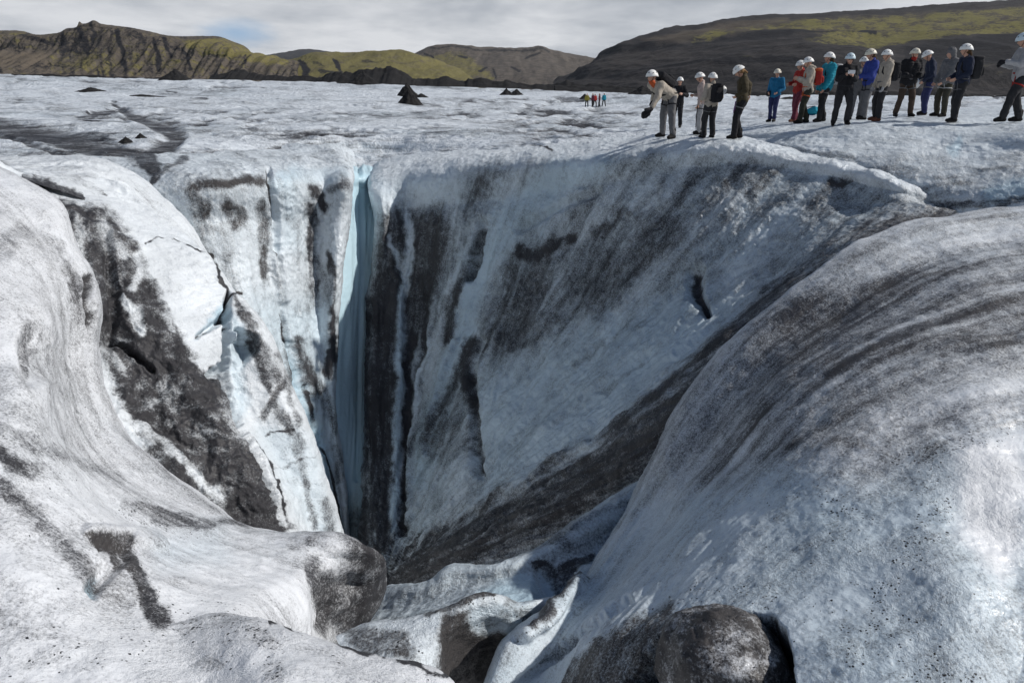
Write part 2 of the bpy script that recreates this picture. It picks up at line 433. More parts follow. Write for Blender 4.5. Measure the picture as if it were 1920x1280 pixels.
A1 = [
 [(-260, 300, 11), (-10, 360, 10.4), (90, 440, 9.8), (130, 560, 9.1), (140, 690, 8.5), (180, 810, 7.7), (330, 960, 7.0), (480, 1040, 6.6), (600, 1085, 6.4), (660, 1140, 6.3), (680, 1180, 6.2)],
 [(-260, 262, 10), (-150, 262, 9.8), (0, 312, 9.1), (60, 350, 8.8), (118, 395, 8.5), (140, 450, 8.2), (183, 545, 7.7), (184, 640, 7.2), (202, 730, 6.8), (226, 800, 6.5), (290, 868, 6.2), (400, 942, 5.9), (470, 982, 5.7), (560, 994, 5.5), (640, 1006, 5.35), (682, 1026, 5.3), (722, 1052, 5.6), (728, 1105, 5.7), (694, 1165, 5.5), (640, 1215, 5.2)],
 [(-260, 330, 8.3), (0, 372, 7.9), (80, 450, 7.5), (125, 560, 6.9), (135, 680, 6.4), (165, 800, 5.85), (260, 905, 5.4), (390, 980, 5.2), (500, 1020, 5.0), (580, 1042, 4.9), (640, 1062, 5.02), (660, 1110, 5.15), (644, 1165, 5.05), (620, 1215, 4.9)],
 [(-260, 500, 6.2), (0, 540, 5.9), (80, 640, 5.5), (100, 780, 5.0), (160, 890, 4.7), (270, 970, 4.55), (390, 1025, 4.5), (490, 1065, 4.4), (550, 1090, 4.35), (585, 1130, 4.35), (590, 1180, 4.3), (580, 1230, 4.2)],
 [(-260, 760, 4.4), (0, 790, 4.2), (100, 890, 4.0), (200, 980, 3.9), (300, 1050, 3.85), (400, 1095, 3.8), (480, 1130, 3.75), (520, 1180, 3.7), (530, 1240, 3.6)],
 [(-260, 1000, 3.2), (0, 1020, 3.1), (120, 1080, 3.05), (250, 1130, 3.1), (360, 1165, 3.12), (430, 1200, 2.82), (490, 1270, 2.48)],
 [(-260, 1290, 2.25), (0, 1290, 2.25), (150, 1290, 2.3), (300, 1300, 2.34), (400, 1320, 2.33), (480, 1350, 2.3)],
 [(-260, 1600, 1.6), (0, 1600, 1.6), (150, 1600, 1.6), (300, 1600, 1.65), (400, 1600, 1.7), (450, 1600, 1.7)],
]
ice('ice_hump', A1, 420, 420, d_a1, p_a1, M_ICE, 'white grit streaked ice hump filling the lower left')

from mathutils.bvhtree import BVHTree
_bvh = {}
def ground_at(px, py, names=('ice_swell', 'ice_bowl', 'glacier')):
    """the first ice met along the sight line through a photo pixel"""
    o = Vector((0, 0, CAMZ)); d = Vector(unproj(np.float64(px), np.float64(py), np.float64(10.0)).tolist()) - o; d.normalize()
    best = None
    for n in names:
        if n not in _bvh:
            me = SHEETS[n].data; co = np.empty(len(me.vertices)*3, np.float32); me.vertices.foreach_get('co', co)
            fa = np.empty(len(me.loops), np.int32); me.loops.foreach_get('vertex_index', fa)
            _bvh[n] = BVHTree.FromPolygons(co.reshape(-1, 3).tolist(), fa.reshape(-1, 4).tolist())
        h = _bvh[n].ray_cast(o, d)
        if h[0] is not None and (best is None or h[3] < best[1]): best = (h[0], h[3])
    return best[0] if best else Vector(unproj(np.float64(px), np.float64(py), np.float64(16.0)).tolist())
def over(name, pts, gap):
    """lay control points just beneath an ice sheet already built"""
    return [(x, y, ground_at(x, min(y, 1290), (name,)).y*(Y if Y < 1 else 1)+gap) for x, y, Y in pts]
# ---- nearest lip, bottom centre
def d_a2(e): return rough(e, 0.10, 0.014, 0.8, 1) + .02*fbm(e['x']*2, e['y']*2, e['z']*2, 4, seed=61)
def p_a2(e, a):
    px, py = e['wx'], e['wy']
    bl = fbm(e['x']*1.3, e['y']*1.3, e['z']*1.3, 4, seed=62)
    a['dirt_shade'] += 0.12 + 0.2*bl; a['grit'] += 0.006
    m = stroke(px, py, [(250, 1200), (380, 1160), (450, 1158), (490, 1180), (508, 1215), (515, 1300)], [30, 34, 30, 26, 28, 30], .75)
    a['grit'] += 0.85*m; a['dirt_shade'] += 0.16*m
    a['grit'] += 0.5*stroke(px, py, [(380, 1150), (460, 1156), (492, 1185)], 16)
    a['dirt_shade'] += 0.85*stroke(px, py, [(478, 1150), (520, 1155), (565, 1172)], [3, 6, 3], .5)
    a['grit'] += 0.12*area(px, py, [(100, 1190), (420, 1165), (470, 1230), (200, 1260)], 40)
    a['dirt_shade'] += 0.7*stroke(px, py, [(640, 1196), (740, 1225), (840, 1262)], 6)
_h = 'ice_hump'
A2 = [
 over(_h, [(200, 1235, 1), (300, 1215, 1)], .35) + [(400, 1195, 3.8), (480, 1200, 3.8), (600, 1230, 3.7), (740, 1280, 3.6), (880, 1340, 3.5)],
 over(_h, [(200, 1205, 1), (300, 1175, 1)], .05) + [(400, 1152, 3.2), (480, 1150, 3.1), (560, 1170, 3.0), (640, 1196, 2.95), (740, 1226, 2.85), (835, 1258, 2.8), (870, 1300, 2.7)],
 over(_h, [(200, 1235, 1), (330, 1205, 1)], .05) + [(480, 1195, 2.74), (600, 1215, 2.68), (730, 1250, 2.6), (850, 1310, 2.5)],
 over(_h, [(200, 1290, 1), (340, 1270, 1)], .05) + [(480, 1265, 2.40), (600, 1280, 2.33), (720, 1300, 2.3), (820, 1340, 2.25)],
 [(190, 1520, 2.0), (330, 1500, 1.85), (480, 1500, 1.7), (600, 1500, 1.7), (720, 1500, 1.7), (820, 1500, 1.7)],
]
print('A2', [[round(p[2], 2) for p in r] for r in A2])
ice('ice_lip', A2, 260, 130, d_a2, p_a2, M_ICE, 'nearest white ice lip with a curving trail of black grit')

# ---- dirty ramp and white block under the left wall
def d_b(e):
    e = dict(e, px=e['px']+.55*(e['wx']-e['px']), py=e['py']+.55*(e['wy']-e['py']))
    px, py = e['px'], e['py']
    d = rough(e, 0.10, 0.02, 1.0, 71)
    dk = area(px, py, DARK_B, 30)
    d += dk*(0.16*fbm(e['x']*1.7, e['y']*1.7, e['z']*1.0, 5, 0.55, seed=72, ridged=True) - 0.05)
    d += 0.10*stroke(px, py, [(235, 570), (262, 620)], 38) + 0.12*stroke(px, py, [(225, 790), (310, 850), (410, 940)], 34)
    d -= 0.18*stroke(px, py, [(215, 640), (285, 690)], 8, .9) + 0.14*stroke(px, py, [(195, 440), (215, 560), (205, 650)], 16, .9)
    d -= 0.35*stroke(px, py, [(428, 548), (424, 600), (422, 690)], 9, .9) + 0.25*stroke(px, py, [(425, 590), (365, 634)], [13, 3], .8)
    d -= 0.35*stroke(px, py, [(395, 705), (415, 690), (425, 720), (470, 830), (520, 950)], [12, 14, 10, 8, 6], .9)
    d -= 0.5*area(px, py, [(445, 622), (482, 632), (478, 655), (455, 680), (444, 660)], 10)
    d += 0.20*stroke(px, py, [(440, 632), (480, 640)], 12)
    return d
DARK_B = [(60, 330), (120, 378), (205, 392), (262, 470), (300, 555), (345, 640), (388, 700), (415, 690), (450, 790), (490, 860), (540, 960), (548, 1110), (430, 1110), (300, 900), (150, 600), (60, 420)]
def p_b(e, a):
    px, py = e['wx'], e['wy']
    st = fbm(e['S']*0.5, e['T']*1.8, 0, 5, 0.6, seed=73)
    bl = fbm(e['x']*1.4, e['y']*1.4, e['z']*0.9, 5, 0.6, seed=74)
    a['dirt_shade'] += 0.05 + 0.08*np.maximum(bl, 0)
    r2 = fbm((e['px']+.5*e['py'])/46, (e['py']-.3*e['px'])/17, 0, 5, .62, seed=75); r3 = fbm(e['px']/60, e['py']/60, 3, 5, .6, seed=76, ridged=True)
    put(a, 'dirt_shade', area(px + 30*r2, py + 20*r2, DARK_B, 13), 0.66 + 0.42*bl + 0.42*r2 + .22*r3)
    a['brown'] += 0.12*area(px, py, DARK_B, 15)
    for poly, w, v in [([(228, 560), (250, 590), (262, 628)], [10, 26, 12], .12), ([(225, 788), (300, 842), (405, 935), (412, 948)], [6, 14, 20, 12], .25),
                       ([(190, 420), (215, 470), (230, 480)], 16, .35), ([(255, 480), (262, 520), (250, 540)], 16, .25),
                       ([(150, 420), (150, 470), (160, 500)], 14, .4), ([(200, 660), (225, 690)], 18, .4), ([(300, 720), (320, 760)], 22, .5),
                       ([(310, 590), (318, 620)], 12, .3), ([(250, 800), (270, 812)], 14, .25), ([(400, 960), (470, 970)], 20, .5)]:
        put(a, 'dirt_shade', stroke(px, py, poly, w, .8)*0.85, v)
    # right-hand facet: smears of ash
    for poly, w, v in [([(436, 548), (462, 590), (490, 650), (520, 715)], [5, 16, 22, 16], .62), ([(470, 640), (490, 680), (503, 730)], 13, .75),
                       ([(538, 715), (512, 745), (494, 780)], 12, .7), ([(512, 745), (535, 790), (543, 806)], 14, .7), ([(520, 660), (545, 715), (555, 790)], 12, .5),
                       ([(555, 815), (566, 880), (582, 960), (590, 990)], [18, 14, 10, 10], .48), ([(540, 850), (545, 900)], 18, .22), ([(610, 940), (625, 1010)], 20, .5)]:
        put(a, 'dirt_shade', stroke(px, py, poly, w, .8), v)
    put(a, 'dirt_shade', area(px, py, [(383, 702), (402, 690), (415, 740), (402, 775), (380, 760)], 8), 0.95)
    put(a, 'dirt_shade', 0.8*area(px, py, [(412, 745), (445, 770), (478, 832), (470, 850), (420, 800)], 14), 0.42)
    put(a, 'dirt_shade', 0.95*area(px, py, [(425, 830), (478, 850), (500, 910), (535, 1000), (430, 1000)], 14), 0.82)
    put(a, 'dirt_shade', 0.9*stroke(px, py, [(482, 830), (505, 890), (530, 975)], [10, 16, 9], .6), 0.16)
    a['dirt_shade'] += 0.9*stroke(px, py, [(428, 548), (424, 600), (423, 660)], 3) + .8*stroke(px, py, [(365, 634), (395, 612)], 2.5) + .8*stroke(px, py, [(480, 820), (510, 890), (537, 960)], 3)
    a['dirt_shade'] += .7*stroke(px, py, [(500, 815), (545, 800)], 3) + .3*stroke(px, py, [(510, 885), (590, 850)], 3)
    a['dirt_shade'] += .8*stroke(px, py, [(215, 640), (250, 655), (285, 690)], 3)
    a['dirt_shade'] += .9*stroke(px, py, [(268, 458), (300, 446), (347, 456), (396, 482), (410, 524), (430, 545), (452, 549)], [2, 2, 3, 3, 5, 5, 2])*sstep(-.35, .15, fbm(e['px']/25, e['py']/25, 2, 4, seed=77))
    put(a, 'blue', area(px, py, [(412, 572), (430, 548), (430, 590), (395, 605), (362, 636)], 6), 0.85)
    put(a, 'blue', area(px, py, [(430, 570), (450, 600), (485, 640), (455, 680), (470, 760), (455, 790), (425, 690)], 12), 0.45)
    put(a, 'blue', area(px, py, [(482, 800), (560, 800), (600, 860), (640, 1010), (590, 1010), (520, 900)], 20), 0.30)
B = [
 [(-20, 290, 11.5), (40, 400, 10.5), (90, 520, 9.6), (110, 640, 9.0), (140, 780, 8.4), (260, 930, 7.8), (420, 1040, 7.4), (540, 1100, 7.2)],
 [(50, 326, 11.8), (140, 400, 11), (190, 520, 10.2), (225, 640, 9.6), (290, 800, 8.9), (410, 950, 8.4), (520, 1080, 8)],
 [(120, 335, 12.2), (255, 440, 11.4), (300, 540, 10.7), (350, 640, 10.1), (392, 712, 9.8), (470, 840, 9.3), (540, 980, 8.9), (575, 1080, 8.7)],
 [(180, 335, 12.8), (340, 450, 12.1), (400, 540, 11.4), (422, 600, 11), (424, 690, 10.6), (510, 850, 10.0), (575, 970, 9.6), (605, 1080, 9.4)],
 [(240, 345, 13.3), (367, 466, 12.9), (434, 545, 12.3), (500, 620, 11.8), (550, 720, 11.4), (585, 810, 11), (615, 910, 10.7), (640, 1000, 10.4), (655, 1085, 10.2)],
 [(250, 355, 14.8), (345, 490, 14.6), (405, 565, 14.0), (470, 650, 13.6), (515, 745, 13.0), (550, 835, 12.7), (580, 935, 12.4), (605, 1020, 12.2), (620, 1095, 12)],
]
ice('ice_ramp', B, 420, 230, d_b, p_b, M_WALL, 'ash covered ramp and clean white ice slab inside the shaft', flowby='s')

# ---- white rib running down to the slab
def d_r(e): return rough(e, 0.08, 0.02, 1.0, 81) + 0.05*fbm(e['T']*3, e['S']*0.5, 0, 4, seed=82)
def p_r(e, a):
    px, py = e['wx'], e['wy']
    bl = fbm(e['x']*1.2, e['y']*1.2, e['z'], 5, 0.6, seed=83)
    st = fbm(e['T']*2.5, e['S']*0.5, 0, 4, seed=84)
    a['dirt_shade'] += 0.14 + 0.24*bl + 0.2*st
    for poly, w, v in [([(0, 318), (60, 345), (120, 362), (180, 375)], 20, .7), ([(190, 370), (215, 360), (225, 380), (260, 395)], [16, 22, 22, 14], .55), ([(250, 392), (280, 410), (296, 440), (310, 440)], [4, 8, 9, 5], .85),
                       ([(140, 330), (200, 345), (230, 355)], 16, .3), ([(315, 430), (345, 460), (370, 480)], 8, .55), ([(90, 340), (150, 365), (240, 400)], [8, 16, 12], .85)]:
        put(a, 'dirt_shade', stroke(px, py, poly, w, .8), v)
    put(a, 'dirt_shade', area(px, py, [(60, 335), (140, 362), (200, 388), (228, 402), (246, 440), (250, 480), (300, 600), (180, 520), (90, 400)], 9), .80 + .5*bl + .3*st)
    a['dirt_shade'] += .9*stroke(px, py, [(268, 458), (300, 446), (347, 456), (396, 482), (410, 524), (430, 545), (452, 549)], [2, 2, 3, 4, 6, 6, 2])*sstep(-.35, .15, fbm(e['px']/25, e['py']/25, 2, 4, seed=77))
    a['blue'] += 0.25*area(px, py, [(255, 400), (300, 420), (310, 460), (270, 470)], 15)
RIB = [
 [(-60, 300, 14.5), (60, 296, 15.2), (180, 305, 15.8), (270, 340, 15.6), (340, 410, 15), (390, 480, 14.6), (450, 570, 14.2)],
 [(-60, 290, 13.3), (80, 297, 13.6), (180, 297, 14), (255, 325, 14.1), (320, 385, 13.9), (370, 445, 13.6), (410, 505, 13.3), (455, 575, 13)],
 [(-60, 305, 12), (70, 318, 12.3), (170, 330, 12.8), (235, 365, 13), (290, 410, 13), (340, 455, 12.9), (385, 515, 12.8), (430, 585, 12.6)],
 [(-60, 330, 11), (40, 340, 11.2), (140, 366, 11.6), (215, 402, 11.9), (270, 445, 12.2), (310, 480, 12.3), (350, 540, 12.4), (400, 600, 12.4)],
]
ice('ice_rib', RIB, 240, 110, d_r, p_r, M_WALL, 'white ice rib sweeping down beside the dirty gully')

# ---- left back wall
def d_d(e):
    e = dict(e, px=e['px']+.55*(e['wx']-e['px']), py=e['py']+.55*(e['wy']-e['py']))
    px, py = e['px'], e['py']
    wall = sstep(310, 380, py)
    d = rough(e, 0.12, 0.025, 0.7, 91) + wall*0.09*fbm(e['S']*1.5, e['T']*0.25, 0, 5, seed=92)
    d -= 0.14*stroke(px, py, [(502, 318), (512, 380), (520, 460), (532, 560), (537, 640), (548, 690)], 8, .9)
    d -= 0.22*area(px, py, [(540, 640), (552, 650), (580, 740), (612, 830), (606, 850), (575, 800), (555, 730)], 9)
    d += 0.12*stroke(px, py, [(520, 480), (530, 560)], 14)
    d += (1-wall)*0.06*fbm(e['x']*1.5, e['y']*3, 0, 4, seed=93)
    return d
def p_d(e, a):
    px, py = e['wx'], e['wy']
    st = fbm(e['S']*2.2, e['T']*0.22, 0, 5, 0.6, seed=94)
    bl = fbm(e['x']*1.1, e['y']*1.1, e['z']*1.1, 5, 0.6, seed=95)
    low = fbm(e['px']/90, e['py']/16, 0, 4, seed=96)
    a['dirt_shade'] += 0.20 + 0.44*st + 0.26*bl
    put(a, 'dirt_shade', 0.6*area(px, py, [(330, 340), (500, 340), (510, 420), (420, 520), (350, 440)], 35), 0.30+0.35*st)
    a['brown'] += 0.7*area(px, py, [(300, 320), (510, 330), (525, 620), (400, 620)], 25)
    for poly, w, v in [([(365, 350), (420, 345), (460, 338), (490, 345)], 16, .62), ([(360, 365), (385, 385), (380, 400)], 16, .5), ([(430, 395), (450, 405), (445, 420)], 20, .62),
                       ([(490, 385), (495, 430), (498, 520)], [14, 18, 12], .5), ([(420, 430), (430, 520), (450, 600)], 16, .22), ([(375, 420), (385, 455), (395, 480)], 14, .3),
                       ([(590, 352), (600, 372), (610, 390)], 15, .72), ([(580, 385), (585, 430), (582, 480)], 13, .6), ([(588, 480), (590, 560)], 14, .45), ([(535, 410), (550, 425)], 16, .4),
                       ([(622, 480), (626, 560), (622, 640), (618, 700)], [10, 10, 9, 14], .75), ([(600, 500), (620, 540)], 18, .3), ([(560, 580), (620, 560)], 14, .25),
                       ([(535, 600), (540, 700), (560, 770)], 10, .35), ([(640, 330), (655, 345)], 12, .3), ([(625, 355), (650, 350)], 12, .4), ([(560, 640), (570, 680), (590, 720)], 13, .5),
                       ([(560, 690), (580, 700), (595, 740)], 12, .62), ([(600, 720), (625, 800), (640, 900)], 10, .4)]:
        put(a, 'dirt_shade', stroke(px, py, poly, np.asarray(w)*1.15, .85), v + .14 + 0.35*bl)
    a['dirt_shade'] += 0.9*stroke(e['px'], e['py'], [(516, 470), (527, 540), (536, 630), (548, 660)], 3) + .6*stroke(e['px'], e['py'], [(500, 318), (510, 350), (514, 420)], 2.5)
    a['dirt_shade'] += .9*stroke(e['px'], e['py'], [(575, 720), (600, 800), (625, 900), (640, 1000)], 3)
    a['dirt_shade'] += .9*stroke(px, py, [(268, 458), (300, 446), (347, 456), (396, 482), (410, 524), (430, 545), (452, 549)], [2, 2, 3, 4, 6, 6, 3])*sstep(-.35, .15, fbm(e['px']/25, e['py']/25, 2, 4, seed=77))
    a['blue'] += 0.15 + 0.22*stroke(px, py, [(515, 350), (530, 335), (640, 325)], 22) + 0.22*area(px, py, [(510, 330), (560, 320), (560, 470), (520, 470)], 25)
    a['blue'] += 0.30*area(px, py, [(470, 560), (620, 560), (650, 1000), (560, 1000)], 40)
    put(a, 'blue', area(px, py, [(530, 600), (546, 650), (580, 740), (615, 830), (640, 1010), (600, 1000), (560, 760)], 7), 0.9)
    put(a, 'dirt_shade', 0.8*area(px, py, [(540, 640), (552, 650), (580, 740), (615, 830), (606, 850), (560, 760)], 6), 0.06)
    pl = 1-sstep(285, 325, py)
    a['dirt_shade'] += pl*0.25*np.maximum(fbm(e['x']*0.8, e['y']*2.4, 0, 5, .6, seed=97), 0)
    put(a, 'dirt_shade', stroke(px, py, [(230, 262), (280, 300), (300, 330), (275, 352)], [30, 26, 12, 7], .5), 0.75)
    put(a, 'dirt_shade', stroke(px, py, [(300, 330), (330, 312), (345, 300)], 8, .8), 0.6)
D = [
 [(60, 272, 25), (300, 272, 25), (480, 270, 25), (650, 270, 25), (660, 270, 26)],
 [(150, 302, 16.8), (320, 299, 17.2), (480, 294, 18.3), (600, 298, 19.5), (662, 312, 20.0), (668, 318, 21)],
 [(240, 348, 14.9), (340, 326, 14.8), (440, 317, 15.2), (510, 318, 15.8), (600, 322, 17.0), (663, 335, 18.3), (660, 343, 19.8)],
 [(290, 420, 14.6), (370, 420, 14.3), (440, 420, 14.6), (510, 420, 15.3), (590, 420, 16.4), (653, 420, 17.6), (645, 425, 19.2)],
 [(350, 560, 13.8), (420, 560, 13.7), (470, 560, 14.0), (520, 560, 14.7), (590, 560, 15.8), (638, 560, 16.8), (632, 565, 18.4)],
 [(420, 700, 12.3), (470, 700, 12.9), (510, 700, 13.5), (545, 700, 14.1), (600, 700, 15.2), (630, 700, 15.9), (622, 705, 17.6)],
 [(490, 850, 12.0), (540, 850, 12.6), (570, 850, 13.1), (600, 850, 13.8), (625, 850, 14.5), (640, 850, 15), (632, 855, 16.8)],
 [(540, 1000, 11.6), (580, 1000, 12.2), (610, 1000, 12.8), (630, 1000, 13.4), (645, 1000, 13.9), (656, 1000, 14.3), (650, 1005, 16)],
 [(570, 1120, 11), (600, 1120, 11.6), (620, 1120, 12.2), (640, 1120, 12.8), (650, 1120, 13.2), (664, 1120, 13.6), (660, 1125, 15.4)],
]
ice('crevasse_wall', deepen(D, 330, 660, .05), 330, 420, d_d, p_d, M_WALL, 'sunlit white back wall of the shaft streaked with ash', flowby='s')

# ---- blue cleft
def d_e(e): return 0.16*fbm(e['S']*1.6, e['T']*0.12, 0, 5, .55, seed=101, ridged=True) + 0.02*fbm(e['x']*5, e['y']*5, e['z']*1.5, 3, seed=102) - .15*stroke(e['px'], e['py'], [(672, 310), (674, 520), (668, 900)], 7, .9)
def p_e(e, a):
    px, py = e['wx'], e['wy']
    a['blue'] += 0.30 + 0.35*fbm(e['S']*2, e['T']*0.3, 0, 4, seed=103)
    a['dirt_shade'] += 0.10*np.maximum(fbm(e['x']*1, e['y'], e['z']*1.2, 4, seed=104), 0)
    a['dirt_shade'] += 0.35*stroke(px, py, [(690, 380), (700, 400)], 10)
    a['dirt_shade'] += 0.5*sstep(860, 1000, py)  # shade deep in the cleft painted in as a darker foot
E = [[(560, 300, 28), (640, 300, 28), (675, 304, 28), (720, 306, 28), (800, 306, 28)],
     [(575, 324, 20.3), (640, 324, 20.1), (675, 328, 21.4), (720, 340, 22.4), (800, 345, 22.0)],
     [(580, 350, 19.9), (640, 350, 19.6), (675, 354, 21.2), (720, 362, 22.0), (790, 370, 21.6)],
     [(580, 420, 19.1), (640, 420, 18.8), (675, 420, 20.2), (720, 420, 20.9), (790, 420, 20.6)],
     [(570, 700, 17.1), (630, 700, 16.8), (668, 700, 17.7), (720, 700, 18.3), (790, 700, 18.2)],
     [(570, 1000, 15.2), (630, 1000, 14.9), (668, 1000, 14.6), (720, 1000, 14.4), (790, 1000, 14.2)],
     [(570, 1150, 14.4), (630, 1150, 14.2), (668, 1150, 13.9), (720, 1150, 13.6), (790, 1150, 13.5)]]
ice('blue_cleft', E, 110, 330, d_e, p_e, M_CLEFT, 'narrow blue ice cleft dropping into the dark', flowby='s')

# ---- the great right-hand bowl
def flow(e, cx=700, cy=1120):
    dx, dy = e['px']-cx, cy-e['py']
    th = np.arctan2(dy, dx); r = np.hypot(dx, dy)
    return th, np.log(np.maximum(r, 20)/100)
GULLY = [(1980, 385), (1800, 392), (1660, 440), (1510, 545), (1360, 690), (1260, 790), (1160, 870), (1000, 965), (860, 1030), (740, 1095)]
GW = [16, 30, 44, 52, 58, 64, 68, 66, 64, 60]
def d_f(e):
    e = dict(e, px=e['px']+.55*(e['wx']-e['px']), py=e['py']+.55*(e['wy']-e['py']))
    px, py = e['px'], e['py']; th, lr = flow(e)
    wall = sstep(300, 420, py + np.maximum(px-1300, 0)*-0.25)
    d = rough(e, 0.16, 0.022, 0.55, 111)
    d += wall*(0.16*fbm(th*14, lr*1.5, 0, 5, 0.55, seed=112) + 0.08*fbm(th*30, lr*2.2, 0, 4, 0.55, seed=119, ridged=True) +   .010*fbm(th*110, lr*14, 0, 4, .6, seed=120) + 0.04*fbm(th*50, lr*5, 0, 4, 0.6, seed=113))
    d += (1-wall)*0.07*fbm(e['x']*1.4, e['y']*2.8, 0, 5, 0.55, seed=114)
    for poly, w, v in [([(746, 470), (744, 700), (738, 1000)], 18, .12), ([(808, 620), (785, 720), (770, 860), (765, 980)], 10, .14), ([(855, 640), (820, 740), (800, 860)], 8, .18),
                       ([(765, 560), (762, 800), (756, 1000)], 16, -.10), ([(800, 560), (790, 700), (775, 800)], 12, -.09), ([(900, 640), (885, 700), (893, 800), (897, 890)], 14, -.2),
                       ([(905, 420), (895, 470), (880, 520)], 12, -.25), ([(1303, 515), (1308, 560), (1328, 590)], [26, 24, 12], -.22), 
                       ([(900, 955), (1000, 900), (1100, 830)], 14, .12), ([(975, 430), (1050, 390), (1120, 360)], 14, -.16),
                       ([(735, 440), (750, 520)], 14, -.08)]:
        d += v*stroke(px, py, poly, w, .95)
    return d
def p_f(e, a):
    px, py = e['wx'], e['wy']; th, lr = flow(e)
    st = fbm(th*11, lr*1.3, 0, 5, 0.6, seed=115); s2 = fbm(th*34, lr*3.2, 0, 5, 0.65, seed=116)
    bl = fbm(e['x']*0.6, e['y']*0.6, e['z']*0.6, 5, 0.6, seed=117)
    a['dirt_shade'] += 0.39 + 0.34*st + 0.34*s2 + 0.26*bl
    a['blue'] += 0.30 + 0.35*st
    S = lambda poly, w, v, so=.85, k='dirt_shade': put(a, k, stroke(px, py, poly, w, so), v + (0.30*s2 + 0.22*bl + .12*st if k == 'dirt_shade' else 0))
    A = lambda poly, f, v, m=1, k='dirt_shade': put(a, k, m*area(px, py, poly, f), v + (0.32*s2 + 0.28*bl + .22*st if k == 'dirt_shade' else 0))
    A([(960, 490), (1080, 430), (1180, 390), (1270, 385), (1300, 430), (1220, 520), (1120, 600), (990, 690), (900, 650)], 45, .60)
    A([(1190, 300), (1500, 300), (1720, 370), (1660, 430), (1500, 430), (1300, 420)], 40, .44)
    A([(890, 720), (1100, 610), (1290, 560), (1400, 560), (1330, 640), (1200, 760), (1040, 880), (905, 950)], 45, .15)
    A([(890, 720), (1100, 610), (1290, 560), (1400, 560), (1330, 640), (1200, 760), (1040, 880), (905, 950)], 45, .50, 1, 'blue')
    S([(1130, 300), (1040, 340), (960, 410), (900, 490), (860, 640), (815, 790), (790, 900)], [50, 60, 60, 45, 36, 30, 22], .16)
    S([(1130, 300), (1040, 340), (960, 410), (900, 490), (860, 640), (815, 790), (790, 900)], [50, 60, 60, 45, 36, 30, 22], .55, .85, 'blue')
    S([(1480, 420), (1380, 500), (1340, 560)], [50, 45, 30], .24)
    A([(690, 330), (850, 290), (860, 380), (780, 400), (700, 380)], 22, .16)
    A([(712, 400), (830, 390), (850, 470), (800, 600), (760, 700), (690, 700), (700, 500)], 22, .74)
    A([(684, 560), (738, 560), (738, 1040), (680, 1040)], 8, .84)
    S([(765, 480), (755, 560), (746, 700), (742, 880), (738, 1000)], [22, 16, 13, 15, 14], .22); S([(746, 520), (744, 700), (738, 1000)], 15, .6, .85, 'blue')
    S([(770, 620), (764, 800), (756, 1000)], [10, 12, 13], .92); S([(800, 580), (790, 690), (780, 740)], 12, .8)
    S([(808, 640), (785, 720), (772, 840)], 6, .2); S([(900, 440), (890, 480), (850, 560), (835, 640)], [12, 16, 18, 14], .72)
    S([(880, 640), (870, 700), (888, 760), (894, 830), (897, 885)], [16, 22, 17, 9, 6], .86); S([(860, 690), (830, 760), (815, 830)], [14, 16, 20], .62)
    A([(800, 780), (890, 780), (895, 850), (800, 870)], 18, .55); A([(775, 880), (890, 870), (900, 950), (775, 1005)], 14, .28)
    S([(730, 440), (742, 480), (752, 505)], 9, .28); S([(760, 380), (770, 440), (765, 500)], [18, 14, 8], .22)
    S([(975, 470), (1000, 480), (1030, 470), (1070, 450)], 16, .82); S([(1120, 440), (1160, 410), (1180, 400)], 14, .72)
    S([(1300, 515), (1308, 560), (1328, 592)], [12, 13, 4], .95, .6); S([(1230, 300), (1250, 320), (1240, 360)], 18, .5)
    S([(1480, 300), (1430, 335), (1400, 370)], 16, .62); S([(1330, 320), (1290, 350), (1270, 390)], 14, .62); S([(910, 300), (930, 310), (900, 340)], 12, .55)
    S([(960, 300), (930, 330), (890, 360)], 10, .5); S([(1050, 600), (1000, 640), (960, 660)], 10, .6); S([(1130, 640), (1080, 680)], 12, .45); S([(1200, 690), (1130, 740)], 10, .4)
    a['dirt_shade'] += .55*stroke(px, py, [(1560, 338), (1580, 345), (1600, 340)], 14); a['brown'] += .9*stroke(px, py, [(1545, 345), (1600, 345)], 26) + .15
    # clean melted top
    top = 1 - sstep(-6, 34, py - np.interp(px, [680, 850, 1050, 1240, 1400, 1600, 1740], [322, 300, 285, 272, 282, 330, 362]))
    put(a, 'dirt_shade', top, 0.14 + 0.35*np.maximum(fbm(e['x']*0.7, e['y']*2.0, 0, 5, .6, seed=118), 0)); put(a, 'blue', top, .1)
    a['dirt_shade'] += .7*stroke(px, py, [(985, 262), (1010, 272), (1035, 284)], 4)
    # wet ash filling the gully
    g = stroke(px + 30*s2, py + 40*st + 26*s2, GULLY, np.asarray(GW)*1.22, .85)
    put(a, 'dirt_shade', g, 0.80 + .36*s2 + .30*st); put(a, 'blue', g, 0); a['brown'] += .12*g
